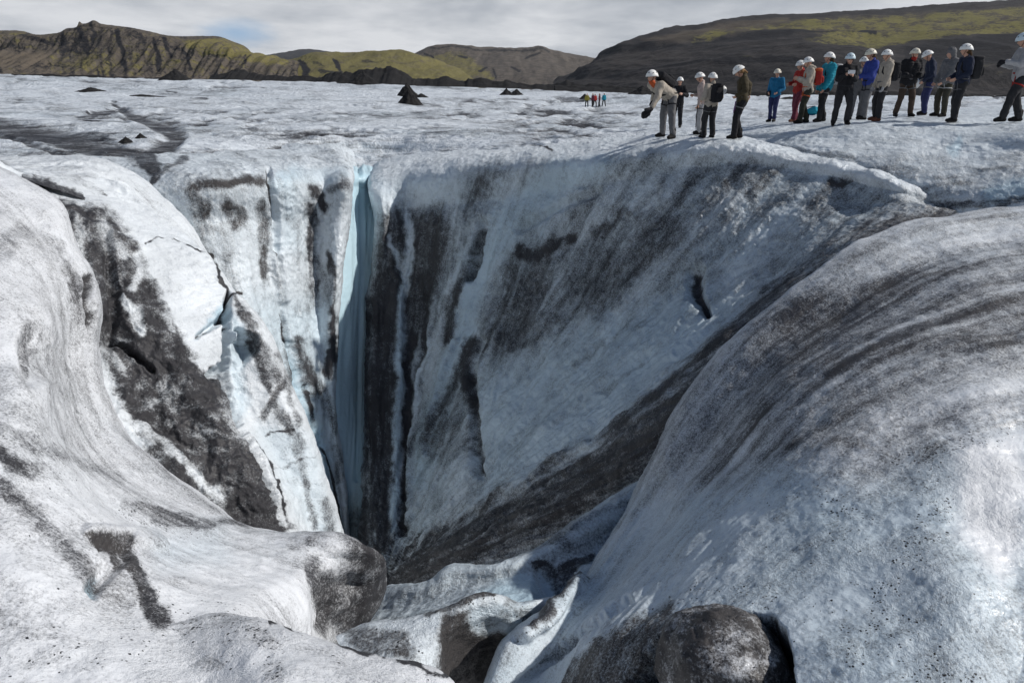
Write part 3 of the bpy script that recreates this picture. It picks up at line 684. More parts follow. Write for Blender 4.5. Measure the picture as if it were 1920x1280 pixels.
F = [
 [(690, 278, 26.5), (900, 270, 26), (1100, 260, 24), (1250, 250, 22), (1400, 248, 20.5), (1560, 275, 17.5), (1730, 355, 14.3), (1790, 378, 13.6)],
 [(690, 318, 20.0), (702, 312, 19.4), (800, 290, 19.4), (950, 278, 19.2), (1100, 266, 18.3), (1240, 253, 17.5), (1330, 251, 17.0), (1400, 259, 16.4), (1500, 283, 15.5), (1600, 312, 14.5), (1680, 337, 13.3), (1730, 360, 13.4), (1790, 384, 13.2)],
 [(703, 346, 18.0), (694, 340, 17.3), (760, 314, 16.9), (850, 300, 16.7), (940, 294, 16.5), (1050, 289, 16.0), (1150, 279, 15.6), (1240, 267, 15.4), (1320, 261, 15.1), (1400, 267, 14.7), (1500, 289, 14.1), (1600, 315, 13.3), (1680, 339, 12.35), (1722, 355, 12.4), (1790, 384, 12.8)],
 [(714, 425, 17.2), (706, 420, 16.3), (780, 400, 15.9), (900, 385, 15.7), (1000, 370, 15.4), (1100, 355, 15.0), (1240, 330, 14.6), (1400, 315, 14.0), (1500, 325, 13.5), (1600, 345, 12.8), (1685, 364, 11.95), (1735, 378, 12.0), (1800, 392, 12.3)],
 [(702, 565, 16.6), (692, 560, 15.7), (780, 550, 15.3), (900, 530, 15.0), (1020, 500, 14.7), (1150, 470, 14.2), (1300, 435, 13.5), (1450, 405, 12.9), (1550, 395, 12.4), (1630, 390, 12.0), (1700, 390, 11.6), (1790, 394, 11.3)],
 [(696, 755, 15.8), (686, 750, 14.9), (780, 740, 14.4), (880, 720, 13.8), (1000, 690, 13.4), (1130, 640, 12.9), (1260, 590, 12.4), (1380, 540, 12.0), (1480, 490, 11.7), (1560, 452, 11.4), (1650, 420, 11.1), (1800, 402, 10.9)],
 [(694, 905, 15.2), (683, 900, 14.2), (770, 880, 13.5), (860, 860, 12.7), (960, 820, 12.1), (1080, 770, 11.6), (1190, 720, 11.1), (1290, 650, 10.8), (1390, 590, 10.7), (1490, 525, 10.6), (1580, 470, 10.5), (1660, 438, 10.5), (1830, 405, 10.5)],
 [(696, 1030, 15.4), (682, 1020, 13.4), (760, 1005, 12.2), (860, 960, 11.2), (950, 930, 10.6), (1060, 880, 10.1), (1170, 800, 9.7), (1260, 730, 9.6), (1350, 655, 9.6), (1450, 580, 9.7), (1540, 510, 9.9), (1640, 455, 10), (1880, 400, 10.4)],
 [(696, 1110, 14.6), (684, 1100, 12.2), (740, 1085, 10.9), (830, 1045, 9.9), (980, 985, 9.2), (1100, 920, 8.8), (1200, 840, 8.5), (1275, 775, 8.5), (1355, 705, 8.65), (1455, 625, 8.8), (1565, 545, 9.1), (1690, 475, 9.4), (2000, 400, 10.2)],
 [(690, 1190, 14), (690, 1190, 11), (740, 1190, 9.4), (830, 1150, 8.8), (980, 1080, 8.5), (1100, 1010, 8.4), (1210, 920, 8.3), (1290, 850, 8.3), (1370, 780, 8.5), (1480, 690, 8.7), (1600, 600, 9.0), (1750, 510, 9.3), (2100, 420, 10.2)],
]
ice('ice_bowl', deepen(F, 1300, 690, .27), 560, 420, d_f, p_f, M_WALL, 'shaded blue grey bowl of ice falling from the rim to the dark gully', flowby='fan')

# ---- right foreground hump
def d_h(e):
    e = dict(e, px=e['px']+.55*(e['wx']-e['px']), py=e['py']+.55*(e['wy']-e['py']))
    px, py = e['px'], e['py']
    d = rough(e, 0.12, 0.013, 0.6, 121) + 0.045*fbm(e['T']*1.5, e['S']*0.28, 0, 5, 0.55, seed=122) + 0.012*fbm(e['T']*7, e['S']*2.4, 0, 4, seed=123)
    d -= 0.55*area(px, py, [(1262, 1172), (1300, 1152), (1440, 1150), (1466, 1180), (1482, 1300), (1200, 1300), (1225, 1230)], 12)
    pass
    d -= 0.30*stroke(px, py, [(1258, 1180), (1215, 1230), (1185, 1290)], [6, 14, 18], .9)
    d += 0.07*stroke(px, py, [(1830, 800), (1795, 900), (1790, 1000), (1830, 1120)], 150, .98)
    d += 0.10*stroke(px, py, [(1090, 1085), (1060, 1130), (980, 1200)], 14) - .08*stroke(px, py, [(1180, 1130), (1080, 1200), (960, 1290)], 14)
    d -= .12*area(px, py, [(1800, 960), (1850, 930), (2000, 980), (2000, 1300), (1880, 1300)], 90)
    return d
def p_h(e, a):
    px, py = e['wx'], e['wy']
    st = fbm(e['T']*1.3, e['S']*0.22, 0, 5, 0.6, seed=124); s2 = fbm(e['T']*5, e['S']*0.9, 0, 4, 0.65, seed=125)
    bl = fbm(e['x']*0.7, e['y']*0.7, e['z']*0.7, 5, 0.6, seed=126)
    a['dirt_shade'] += 0.49 + 0.36*st + 0.26*s2 + .20*bl
    a['blue'] += 0.12 + 0.12*st; a['grit'] += 0.004
    low = area(px, py, [(1170, 920), (1300, 900), (1450, 850), (1620, 900), (1760, 840), (2100, 800), (2100, 1400), (850, 1400), (880, 1250)], 60)
    put(a, 'dirt_shade', low, 0.19 + 0.16*bl + .14*st + .12*s2); put(a, 'blue', low, 0.42 + .3*bl)
    for poly, w, v in [([(1920, 560), (1760, 590), (1640, 640)], 26, .45), ([(1920, 640), (1700, 650), (1560, 700)], 24, .42), ([(1600, 690), (1700, 640)], 20, .5), ([(1800, 500), (1600, 540), (1480, 600)], 22, .36),
                       ([(1430, 760), (1370, 830), (1330, 890)], 34, .5), ([(1560, 820), (1620, 830)], 22, .4), ([(1420, 850), (1480, 820)], 20, .45), ([(1240, 900), (1190, 960), (1130, 1010)], 15, .4), ([(1500, 700), (1400, 790)], 18, .38)]:
        a['dirt_shade'] += .6*(v-.1)*stroke(px, py, poly, w, .95)*(0.7+s2)
    put(a, 'dirt_shade', .8*area(px, py, [(1500, 545), (1700, 430), (1930, 400), (1930, 440), (1700, 490)], 30), .20 + .2*s2)
    w = area(px, py, [(1795, 830), (1930, 810), (1930, 1000), (1880, 1080), (1800, 1000)], 30); put(a, 'dirt_shade', w, .03); put(a, 'blue', w, .0)  # patch of sunlight painted in as clean white ice
    for poly, wd, v in [([(1690, 860), (1770, 845), (1880, 815)], 26, .55), ([(1740, 880), (1760, 960), (1700, 1050), (1640, 1110)], [52, 55, 50, 24], .52), ([(1560, 920), (1600, 970), (1560, 1010)], [40, 46, 34], .42),
                        ([(1610, 1150), (1730, 1180), (1740, 1260)], 60, .20), ([(1640, 1090), (1600, 1200)], 60, .14), ([(1290, 1130), (1330, 1090), (1430, 1110)], 36, .35), ([(1100, 1080), (1050, 1140), (980, 1210)], 14, .5), ([(1740, 1260), (1830, 1270)], 26, .6),
                        ([(1500, 1000), (1700, 1280)], 150, .05)]:
        a['grit'] += v*stroke(px, py, poly, wd, .9)
    k = area(px, py, [(1262, 1118), (1270, 1160), (1240, 1215), (1190, 1300), (1040, 1300), (1100, 1235), (1180, 1170)], 10)
    put(a, 'dirt_shade', k, .70 + .5*bl); a['brown'] += .8*k; a['grit'] += .5*k
    k = area(px, py, [(1262, 1165), (1290, 1148), (1445, 1144), (1472, 1175), (1488, 1310), (1180, 1310), (1225, 1235)], 7)
    put(a, 'dirt_shade', k, .97); a['brown'] += .3*k  # pocket dirt, with the shade of its crevice painted in
    put(a, 'dirt_shade', .8*stroke(px, py, [(1100, 1075), (1078, 1095), (1050, 1125), (1010, 1160), (985, 1190)], [3, 9, 11, 9, 4], .5), .8)
    put(a, 'dirt_shade', .8*stroke(px, py, [(1075, 1195), (1020, 1235)], 6), .5)
H = [
 [(2250, 415, 11.6), (1920, 412, 10.9), (1780, 427, 10.3), (1620, 482, 9.7), (1440, 622, 9.1), (1300, 782, 8.7), (1215, 905, 8.4), (1130, 1020, 7.6), (1090, 1120, 6.8), (1000, 1230, 5.8), (940, 1340, 5.1)],
 [(2250, 385, 10.6), (1920, 386, 10), (1780, 400, 9.5), (1600, 456, 8.9), (1500, 530, 8.5), (1400, 610, 8.2), (1330, 690, 7.95), (1265, 770, 7.7), (1230, 830, 7.5), (1195, 900, 7.3), (1145, 1000, 6.5), (1097, 1075, 5.8), (1000, 1165, 4.8), (950, 1205, 4.5), (905, 1300, 4.1)],
 [(2250, 450, 8.8), (1920, 460, 8.3), (1780, 490, 7.9), (1640, 560, 7.5), (1500, 650, 7.1), (1400, 730, 6.8), (1330, 820, 6.5), (1270, 900, 6.2), (1210, 1000, 5.7), (1150, 1080, 5.1), (1080, 1160, 4.5), (1000, 1310, 3.9)],
 [(2250, 600, 6.4), (1920, 620, 6), (1750, 660, 5.7), (1600, 730, 5.4), (1480, 820, 5.1), (1390, 910, 4.9), (1310, 1000, 4.6), (1230, 1100, 4.2), (1160, 1180, 3.8), (1090, 1320, 3.4)],
 [(2250, 820, 4.6), (1920, 850, 4.2), (1750, 900, 4.0), (1600, 970, 3.8), (1480, 1040, 3.7), (1380, 1110, 3.5), (1300, 1180, 3.3), (1230, 1340, 3.0)],
 [(2250, 1150, 2.9), (1920, 1180, 2.75), (1750, 1230, 2.65), (1600, 1280, 2.55), (1500, 1350, 2.5), (1400, 1440, 2.4)],
 [(2250, 1550, 1.95), (1920, 1550, 1.9), (1750, 1570, 1.85), (1600, 1600, 1.8), (1500, 1630, 1.8), (1400, 1660, 1.8)],
]
ice('ice_mound', H, 520, 460, d_h, p_h, M_ICE, 'broad grit striped ice mound filling the lower right')

# ---- lower step behind the mound, with the blue melt pool
def d_k(e):
    d = rough(e, 0.08, 0.02, 1.0, 131) + .05*fbm(e['T']*2.2, e['S']*.6, 0, 5, .6, seed=132)
    d -= .35*area(e['px'], e['py'], [(1010, 1072), (1075, 1062), (1060, 1110), (1010, 1135)], 16)
    return d
def p_k(e, a):
    px, py = e['wx'], e['wy']
    st = fbm(e['T']*2.4, e['S']*.5, 0, 5, .6, seed=133); bl = fbm(e['x'], e['y'], e['z'], 5, .6, seed=134)
    a['dirt_shade'] += .32 + .32*st + .2*bl; a['blue'] += .35
    put(a, 'dirt_shade', stroke(px, py, [(1200, 930), (1110, 965), (1040, 1005), (960, 1050)], 10), .45)
    put(a, 'dirt_shade', .9*stroke(px, py, [(1000, 1060), (1040, 1060), (1085, 1050), (1110, 1040)], [6, 12, 12, 8], .5), .85)
    put(a, 'dirt_shade', stroke(px, py, [(1030, 1010), (1060, 1020)], 22), .55)
    k = area(px, py, [(970, 1075), (1085, 1065), (1070, 1120), (980, 1150), (900, 1150), (900, 1110)], 16)
    put(a, 'dirt_shade', k, .04); put(a, 'blue', k, .8)
    put(a, 'dirt_shade', area(px, py, [(640, 1180), (720, 1175), (800, 1160), (1010, 1150), (980, 1400), (600, 1400)], 12), .9)
K = [
 [(1270, 890, 9.0), (1110, 985, 8.4), (980, 1070, 8.0), (850, 1095, 7.8), (790, 1130, 7.8), (720, 1140, 8)],
 [(1250, 870, 7.9), (1165, 918, 7.5), (1110, 957, 7.2), (1053, 997, 6.9), (977, 1040, 6.6), (937, 1057, 6.5), (850, 1063, 6.6), (807, 1093, 6.5), (765, 1098, 6.6), (735, 1104, 6.7), (700, 1125, 6.7)],
 [(1220, 980, 6.9), (1130, 1030, 6.4), (1050, 1060, 6), (960, 1090, 5.8), (870, 1105, 5.8), (800, 1130, 5.7), (740, 1145, 5.8), (690, 1160, 5.9)],
 [(1190, 1060, 6.1), (1110, 1080, 5.6), (1040, 1115, 5.2), (960, 1145, 5), (890, 1155, 5), (800, 1175, 4.95), (720, 1190, 5), (670, 1195, 5.1)],
 [(1150, 1200, 5.6), (1080, 1230, 5.1), (1000, 1260, 4.9), (930, 1290, 4.8), (850, 1300, 4.7), (750, 1310, 4.7), (650, 1300, 4.7)],
]
ice('ice_step', K, 260, 130, d_k, p_k, M_WALL, 'pale blue ice step with a small blue melt hollow')

# ---- small dirty ridge at the bottom centre
def d_i(e): return rough(e, 0.06, 0.018, 1.5, 141)
def p_i(e, a):
    px, py = e['wx'], e['wy']; bl = fbm(e['x']*2, e['y']*2, e['z']*2, 5, .6, seed=142)
    a['dirt_shade'] += .14 + .2*bl; a['blue'] += .15; a['grit'] += .05
    put(a, 'dirt_shade', .95*area(px, py, [(640, 1188), (690, 1172), (755, 1178), (780, 1235), (690, 1235)], 9), .66 + .3*bl)
    put(a, 'dirt_shade', .9*stroke(px, py, [(800, 1150), (850, 1135), (890, 1112), (925, 1108)], [8, 14, 15, 9], .6), .75)
    put(a, 'dirt_shade', area(px, py, [(830, 1150), (880, 1145), (885, 1200), (870, 1300), (815, 1300), (822, 1200)], 14), .88)
    put(a, 'dirt_shade', .7*stroke(px, py, [(920, 1170), (950, 1160)], 20), .6); put(a, 'dirt_shade', .8*stroke(px, py, [(960, 1130), (985, 1150)], 18), .55)
    put(a, 'dirt_shade', area(px, py, [(850, 1195), (960, 1190), (940, 1320), (830, 1320)], 10), .95)  # shade inside the hole beside the ridge painted dark
    a['grit'] += .6*stroke(px, py, [(800, 1150), (860, 1130), (920, 1108)], 16); a['brown'] += .7
    put(a, 'blue', area(px, py, [(880, 1140), (1010, 1120), (1000, 1190), (880, 1190)], 14), .4)
I = [
 [(640, 1215, 5.0), (700, 1200, 5.1), (793, 1175, 5.2), (880, 1140, 5.3), (930, 1135, 5.4), (990, 1150, 5.5), (1060, 1130, 5.6)],
 [(632, 1200, 4.4), (690, 1171, 4.5), (793, 1150, 4.55), (850, 1128, 4.6), (880, 1112, 4.65), (925, 1108, 4.75), (975, 1130, 4.8), (1040, 1120, 5.0)],
 [(640, 1212, 4.2), (700, 1205, 4.1), (790, 1180, 4.2), (860, 1160, 4.35), (910, 1150, 4.5), (960, 1160, 4.6), (1010, 1160, 4.8)],
 [(650, 1230, 4.0), (730, 1240, 3.85), (800, 1235, 3.95), (860, 1215, 4.35), (910, 1205, 4.6), (960, 1200, 4.7), (1000, 1190, 4.8)],
 [(670, 1300, 3.9), (760, 1320, 3.8), (830, 1330, 4.0), (870, 1340, 4.5), (910, 1330, 4.9), (950, 1330, 5), (990, 1330, 5)],
]
ice('ice_ridge', I, 230, 110, d_i, p_i, M_WALL, 'small ash capped ridge between the lip and the mound')

# ---- rear right swell where the group stands
def d_q(e): return rough(e, 0.14, 0.02, 0.5, 151) + .05*fbm(e['x']*.8, e['y']*1.8, 0, 5, .6, seed=152)
def p_q(e, a):
    px, py = e['wx'], e['wy']
    st = fbm(e['px']/160, e['py']/14 + e['px']/120, 0, 5, .62, seed=153); bl = fbm(e['x']*.7, e['y']*.7, 0, 5, .6, seed=154)
    a['dirt_shade'] += .17 + .26*np.maximum(st, -.2) + .1*bl
    a['dirt_shade'] += .3*area(px, py, [(1500, 300), (1920, 290), (1920, 380), (1650, 370)], 30)*(.4+st)
    a['blue'] += .15 + .5*stroke(px, py, [(1800, 265), (1785, 285)], 12) + .6*area(px, py, [(1840, 350), (1930, 330), (1930, 380), (1850, 380)], 14)
    put(a, 'dirt_shade', .7*area(px, py, [(1850, 350), (1930, 335), (1930, 378), (1860, 378)], 10), .04)
    put(a, 'dirt_shade', stroke(px, py, [(1620, 382), (1760, 384), (1850, 382), (2000, 378)], [9, 13, 13, 10], .8), .62 + .4*st)
    put(a, 'dirt_shade', .7*stroke(px, py, [(1380, 264), (1440, 275), (1520, 285), (1600, 300)], 7), .6)
Q = [
 [(1280, 240, 32), (1500, 220, 32), (1700, 208, 32), (1920, 200, 32), (2250, 200, 32)],
 [(1330, 243, 22.5), (1500, 226, 21.5), (1700, 216, 21.3), (1920, 209, 21), (2250, 207, 20)],
 [(1345, 252, 18.8), (1500, 235, 17.2), (1600, 230, 16.6), (1700, 227, 16.5), (1800, 228, 15.8), (1920, 231, 14.6), (2250, 234, 13.5)],
 [(1385, 264, 17), (1500, 262, 15.2), (1600, 268, 14.3), (1700, 275, 13.6), (1800, 284, 13), (1920, 290, 12.3), (2250, 302, 11.5)],
 [(1420, 282, 16), (1520, 300, 14.2), (1620, 325, 13.2), (1720, 340, 12.4), (1820, 345, 11.9), (1920, 345, 11.4), (2250, 352, 10.9)],
 [(1450, 310, 15.6), (1550, 335, 14), (1650, 368, 13), (1740, 386, 12.1), (1830, 387, 11.5), (1920, 384, 11.1), (2250, 392, 10.7)],
 [(1450, 380, 15), (1550, 390, 13.6), (1650, 400, 12.8), (1740, 405, 12), (1830, 405, 11.4), (1920, 405, 11.0), (2250, 415, 10.6)],
]
ice('ice_swell', Q, 360, 170, d_q, p_q, M_WALL, 'pale ice swell on which the main group stands')

# ---- the glacier reaching back to the hills
STREAMS = [([(-40, 232), (60, 245), (140, 262), (210, 285), (270, 300), (300, 322)], [14, 17, 20, 22, 24, 12]), ([(212, 190), (225, 205), (265, 222), (310, 240), (335, 255), (300, 280), (270, 300)], [3, 6, 9, 14, 16, 22, 24]),
           ([(170, 212), (215, 205), (235, 200)], 5), ([(-40, 238), (40, 262), (120, 290), (230, 318), (290, 335)], [8, 7, 6, 6, 5])]
def ripple(e):
    q = fbm(e['px']/120 + e['py']/60, e['py']/13, 0, 5, .6, seed=171, ridged=True); w = fbm(e['px']/300, e['py']/40, 3, 3, seed=172)
    return sstep(.42, .80, q)*sstep(-.25, .35, w)
def d_p(e):
    x, y = e['x'], e['y']; dd = np.clip(y/20, 0.6, 12)
    d = 0.16*fbm(x*.35, y*.55, 0, 5, .55, seed=161) + 0.22*dd**0.6*fbm(x*.1, y*.16, 0, 4, seed=162)*sstep(20, 50, y)
    d += 0.05*fbm(x*1.6, y*3, 0, 4, .6, seed=163) + .0035*y*fbm(x*.03, y*.12, 0, 5, .65, seed=164, ridged=True)*sstep(40, 120, y)*np.clip(1.6 - y/280, .25, 1)
    d -= .0045*y*ripple(e)
    for poly, w in STREAMS: d *= 1 - .9*stroke(e['px'], e['py'], poly, np.asarray(w)*1.0, .5)
    for poly, w in STREAMS: d -= .10*stroke(e['px'], e['py'], poly, np.asarray(w)*1.3, .6)
    return d
def p_p(e, a):
    px, py = e['wx']*0+e['px'] + 9*fbm(e['px']/40, e['py']/6, 0, 4, seed=165), e['py'] + 3*fbm(e['px']/30, e['py']/5, 4, 4, seed=166)
    x, y = e['x'], e['y']
    n1 = fbm(e['px']/70, e['py']/5.5, 0, 5, .62, seed=167); n2 = fbm(x*.5, y*.8, 0, 5, .62, seed=168); n3 = fbm(e['px']/260, e['py']/16, 0, 4, seed=169)
    a['dirt_shade'] += .19 + .50*np.maximum(n1, -.35) + .28*np.maximum(n2, -.3) + .34*n3
    a['dirt_shade'] += .62*ripple(e)
    a['dirt_shade'] += .55*sstep(.30, .55, n1)*sstep(-.1, .3, n3)*sstep(25, 60, y)
    for poly, w in STREAMS:
        put(a, 'dirt_shade', stroke(px + 16*n2, py + 7*n2, poly, np.asarray(w)*1.25, .65), .71 + .3*n1 + .25*n2)
    for poly, w, v in [([(700, 200), (780, 196), (830, 200)], 5, .6), ([(860, 195), (920, 194), (990, 190)], 4, .7), ([(1000, 190), (1090, 188)], 3, .6), ([(1200, 206), (1330, 205), (1420, 208)], 3.5, .6), ([(0, 300), (120, 300), (210, 320)], 5, .5),
                       ([(240, 180), (280, 182)], 2.5, .8), ([(330, 185), (390, 186)], 2, .7), ([(440, 170), (500, 168)], 2, .7), ([(1150, 185), (1300, 186), (1400, 184)], 3, .65), ([(500, 235), (560, 225), (620, 222)], 3, .35),
                       ([(0, 318), (50, 345), (110, 360)], 9, .8), ([(560, 260), (600, 270), (640, 280)], 4, .4), ([(880, 230), (1000, 240), (1020, 262)], 4, .4), ([(1040, 250), (1150, 238), (1230, 228)], 4, .35)]:
        put(a, 'dirt_shade', stroke(px, py, poly, np.asarray(w)*1.3, .9)*sstep(-.25, .25, n1+.6*n2), v)
    a['blue'] += .12 + .25*np.maximum(n3, 0)
PL = [
 [(-700, 128, 460), (0, 140, 460), (300, 149, 460), (600, 153, 460), (800, 160, 460), (1000, 168, 460), (1200, 174, 460), (1500, 178, 460), (1920, 180, 460), (2600, 182, 460)],
 [(-700, 139, 200), (0, 148, 200), (300, 156, 200), (600, 162, 200), (1000, 178, 200), (1200, 182, 200), (1500, 184, 200), (1920, 186, 200), (2600, 188, 200)],
 [(-700, 160, 100), (0, 165, 100), (300, 170, 100), (600, 178, 100), (1000, 196, 100), (1115, 201, 100), (1250, 203, 100), (1500, 199, 100), (1920, 192, 100), (2600, 192, 100)],
 [(-700, 184, 50), (0, 188, 50), (300, 195, 50), (600, 205, 50), (1000, 222, 50), (1200, 222, 50), (1500, 208, 50), (1920, 198, 50), (2600, 196, 50)],
 [(-700, 225, 28), (0, 225, 28), (300, 230, 28), (600, 240, 28), (1000, 242, 28), (1250, 236, 28), (1500, 218, 28), (1920, 204, 28), (2600, 202, 28)],
 [(-700, 265, 20), (0, 265, 20), (300, 275, 20), (480, 284, 22), (660, 288, 25.5), (1000, 275, 21.5), (1250, 255, 20), (1500, 250, 20), (1920, 228, 20), (2600, 230, 20)],
 [(-700, 320, 13), (0, 322, 12.6), (100, 330, 13), (250, 345, 14.6), (400, 345, 17.5), (660, 345, 23.5), (1000, 320, 18.6), (1250, 310, 17.0), (1500, 300, 16.8), (1920, 270, 16.5), (2600, 270, 16)],
]
ice('glacier', PL, 620, 420, d_p, p_p, M_PLAIN, 'dirty white glacier reaching back to the hills', 14, flowby='xy')

# ---- the same ice carried on beyond both sides of the view
def p_fl(e, a):
    bl = fbm(e['x']*.8, e['y']*.8, e['z']*.8, 5, .6, seed=181); st = fbm(e['T']*1.6, e['S']*.3, 0, 5, .6, seed=182)
    a['dirt_shade'] += .26 + .25*bl + .25*st; a['blue'] += .08
FLL = [[(-2400, r[0][1], r[0][2]), (-1000, r[0][1], r[0][2]), (-500, r[0][1], r[0][2]), (-225, r[0][1] + .18*(r[1][1]-r[0][1]), r[0][2] + .13*(r[1][2]-r[0][2]))] for r in A1]
ice('ice_flank', FLL, 200, 260, lambda e: rough(e, .10, .014, .8, 1), p_fl, M_ICE, 'grey white ice running on to the left')
FLR = [[(r[0][0]-60, r[0][1] + .18*(r[1][1]-r[0][1]), r[0][2] + .18*(r[1][2]-r[0][2])), (2600, r[0][1], r[0][2]), (3200, r[0][1], r[0][2]), (5000, r[0][1], r[0][2])] for r in H]
ice('ice_flank', FLR, 200, 260, lambda e: rough(e, .12, .013, .6, 121), p_fl, M_ICE, 'grey white ice running on to the right')
# ------------------------------------------------------------------ hills behind the glacier
def hill_material(name, rock=(0.060, 0.055, 0.052), rock2=(0.125, 0.110, 0.098), moss=(0.135, 0.120, 0.046), scale=1.0):
    m, nt, b = new_mat(name); L = nt.links.new
    P = nd(nt, 'ShaderNodeTexCoord').outputs['Object']
    dark, green, brown = attr(nt, 'dark'), attr(nt, 'green'), attr(nt, 'tan')
    g1 = noise(nt, P, 0.11*scale, 6, 0.65, 0.5); g2 = noise(nt, P, 0.5*scale, 4, 0.65)
    c = mixc(nt, maprange(nt, g1, 0.35, 0.65), rock, rock2)
    c = mixc(nt, brown, c, mixc(nt, g2, (0.105, 0.083, 0.058), (0.17, 0.142, 0.108)))
    mv = mathn(nt, 'ADD', green, mathn(nt, 'ADD', mathn(nt, 'MULTIPLY', mathn(nt, 'SUBTRACT', g1, 0.5), 1.5), mathn(nt, 'MULTIPLY', mathn(nt, 'SUBTRACT', g2, 0.5), 1.5)))
    mcol = mixc(nt, g2, tuple(x*0.65 for x in moss), tuple(x*1.65 for x in moss))
    c = mixc(nt, maprange(nt, mv, 0.3, 0.7), c, mcol)
    dv = mathn(nt, 'ADD', dark, mathn(nt, 'ADD', mathn(nt, 'MULTIPLY', mathn(nt, 'SUBTRACT', g2, 0.5), 1.4), mathn(nt, 'MULTIPLY', mathn(nt, 'SUBTRACT', g1, 0.5), 1.1)))
    c = mixc(nt, maprange(nt, dv, 0.3, 0.75), c, (0.018, 0.018, 0.021))
    L(c, b.inputs['Base Color']); b.inputs['Roughness'].default_value = 0.95; b.inputs['Specular IOR Level'].default_value = 0.15
    bm = nd(nt, 'ShaderNodeBump'); bm.inputs['Strength'].default_value = 0.8; bm.inputs['Distance'].default_value = 1.2/scale
    L(mathn(nt, 'ADD', g1, mathn(nt, 'MULTIPLY', g2, 0.5)), bm.inputs['Height']); L(bm.outputs[0], b.inputs['Normal'])
    return m
M_HILL = hill_material('moss_and_rock')
M_SCREE = hill_material('dark_scree', (0.020, 0.020, 0.023), (0.050, 0.047, 0.048), (0.140, 0.128, 0.046))
M_ASH = hill_material('black_ash', (0.012, 0.012, 0.013), (0.026, 0.025, 0.025), scale=20)

def hill(name, curves, ns, nt, disp, paint, mat, label, minstep=6):
    g = loft(curves, ns, nt, minstep)
    px, py, Y = g[..., 0], g[..., 1], g[..., 2]
    p = unproj(px, py, Y); n = grid_normals(p)
    e = dict(px=px, py=py, Y=Y, p=p, x=p[..., 0], y=p[..., 1], z=p[..., 2], n=n,
             wx=px + 7*fbm(px/22, py/14, 1, 4, seed=201), wy=py + 5*fbm(px/22, py/14, 7, 4, seed=202),
             t=np.broadcast_to(np.linspace(0, 1, nt)[:, None], px.shape))
    p2 = p + n*disp(e)[..., None]
    # keep the skyline fretted, not smooth
    a = dict(dark=np.zeros_like(px), green=np.zeros_like(px), tan=np.zeros_like(px)); paint(e, a)
    for k in a: a[k] = np.clip(a[k], 0, 1)
    return structure(sheet(name, p2, mat, a), label)

def gully_noise(e, fx, fz, seed, oct=5):
    return fbm(e['x']*fx, e['z']*fz, e['y']*fz*.3, oct, .58, seed=seed, ridged=True)
# far dark hill seen in the gap
def d0(e): return 12*fbm(e['x']*.01, e['z']*.02, 0, 4, seed=211)
def p0(e, a): a['dark'] += .25; a['green'] += .2
hill('hill', [[(420, 118, 2600), (520, 104, 2600), (570, 96, 2600), (640, 103, 2600), (760, 120, 2600)],
              [(420, 116, 2200), (505, 104, 2200), (545, 98, 2150), (570, 95, 2150), (600, 97, 2150), (635, 104, 2200), (760, 118, 2200)],
              [(420, 150, 1900), (570, 150, 1900), (760, 150, 1900)]], 90, 24, d0, p0, M_SCREE, 'far dark rounded hill in the gap of the skyline')
# plateau hill, grey scree face
def d1(e): return 5*gully_noise(e, .012, .006, 221) + 2*fbm(e['x']*.03, e['z']*.03, 0, 5, seed=222)
def p1(e, a):
    px, py = e['wx'], e['wy']; n = fbm(e['px']/30, e['py']/9, 0, 5, seed=223)
    a['tan'] += .22 + .2*n; a['dark'] += .08 + .2*n
    put(a, 'green', area(px, py, [(770, 110), (870, 100), (905, 130), (925, 152), (760, 160)], 9), .62 + .4*n)
    put(a, 'green', .6*stroke(px, py, [(900, 130), (915, 145), (922, 152)], 9), .75)
    put(a, 'dark', .8*stroke(px, py, [(810, 92), (840, 90), (900, 97), (980, 99), (1010, 96), (1030, 100)], 3.5), .75)
    for q in ([(795, 105), (812, 110)], [(860, 108), (875, 112)], [(900, 140), (912, 130)], [(960, 132), (975, 140)], [(985, 112), (1010, 104)], [(925, 135), (930, 150)]): put(a, 'dark', stroke(px, py, q, 4), .75)
hill('hill', [[(700, 130, 1500), (800, 100, 1500), (1030, 100, 1500), (1200, 130, 1500)],
              [(720, 118, 1180), (780, 106, 1180), (795, 97, 1170), (815, 88, 1170), (850, 87, 1170), (880, 91, 1170), (920, 97, 1170), (960, 95, 1170), (1000, 92, 1170), (1025, 94, 1170), (1040, 99, 1170), (1070, 107, 1170), (1115, 114, 1180), (1200, 122, 1200)],
              [(710, 130, 1080), (800, 112, 1090), (900, 108, 1090), (1000, 106, 1090), (1080, 120, 1090), (1200, 135, 1080)],
              [(700, 155, 850), (800, 150, 850), (900, 152, 850), (1000, 154, 830), (1100, 158, 800), (1200, 165, 780)],
              [(700, 178, 760), (900, 178, 760), (1200, 185, 700)]], 240, 80, d1, p1, M_HILL, 'flat topped grey hill with scree slopes in the middle of the skyline')
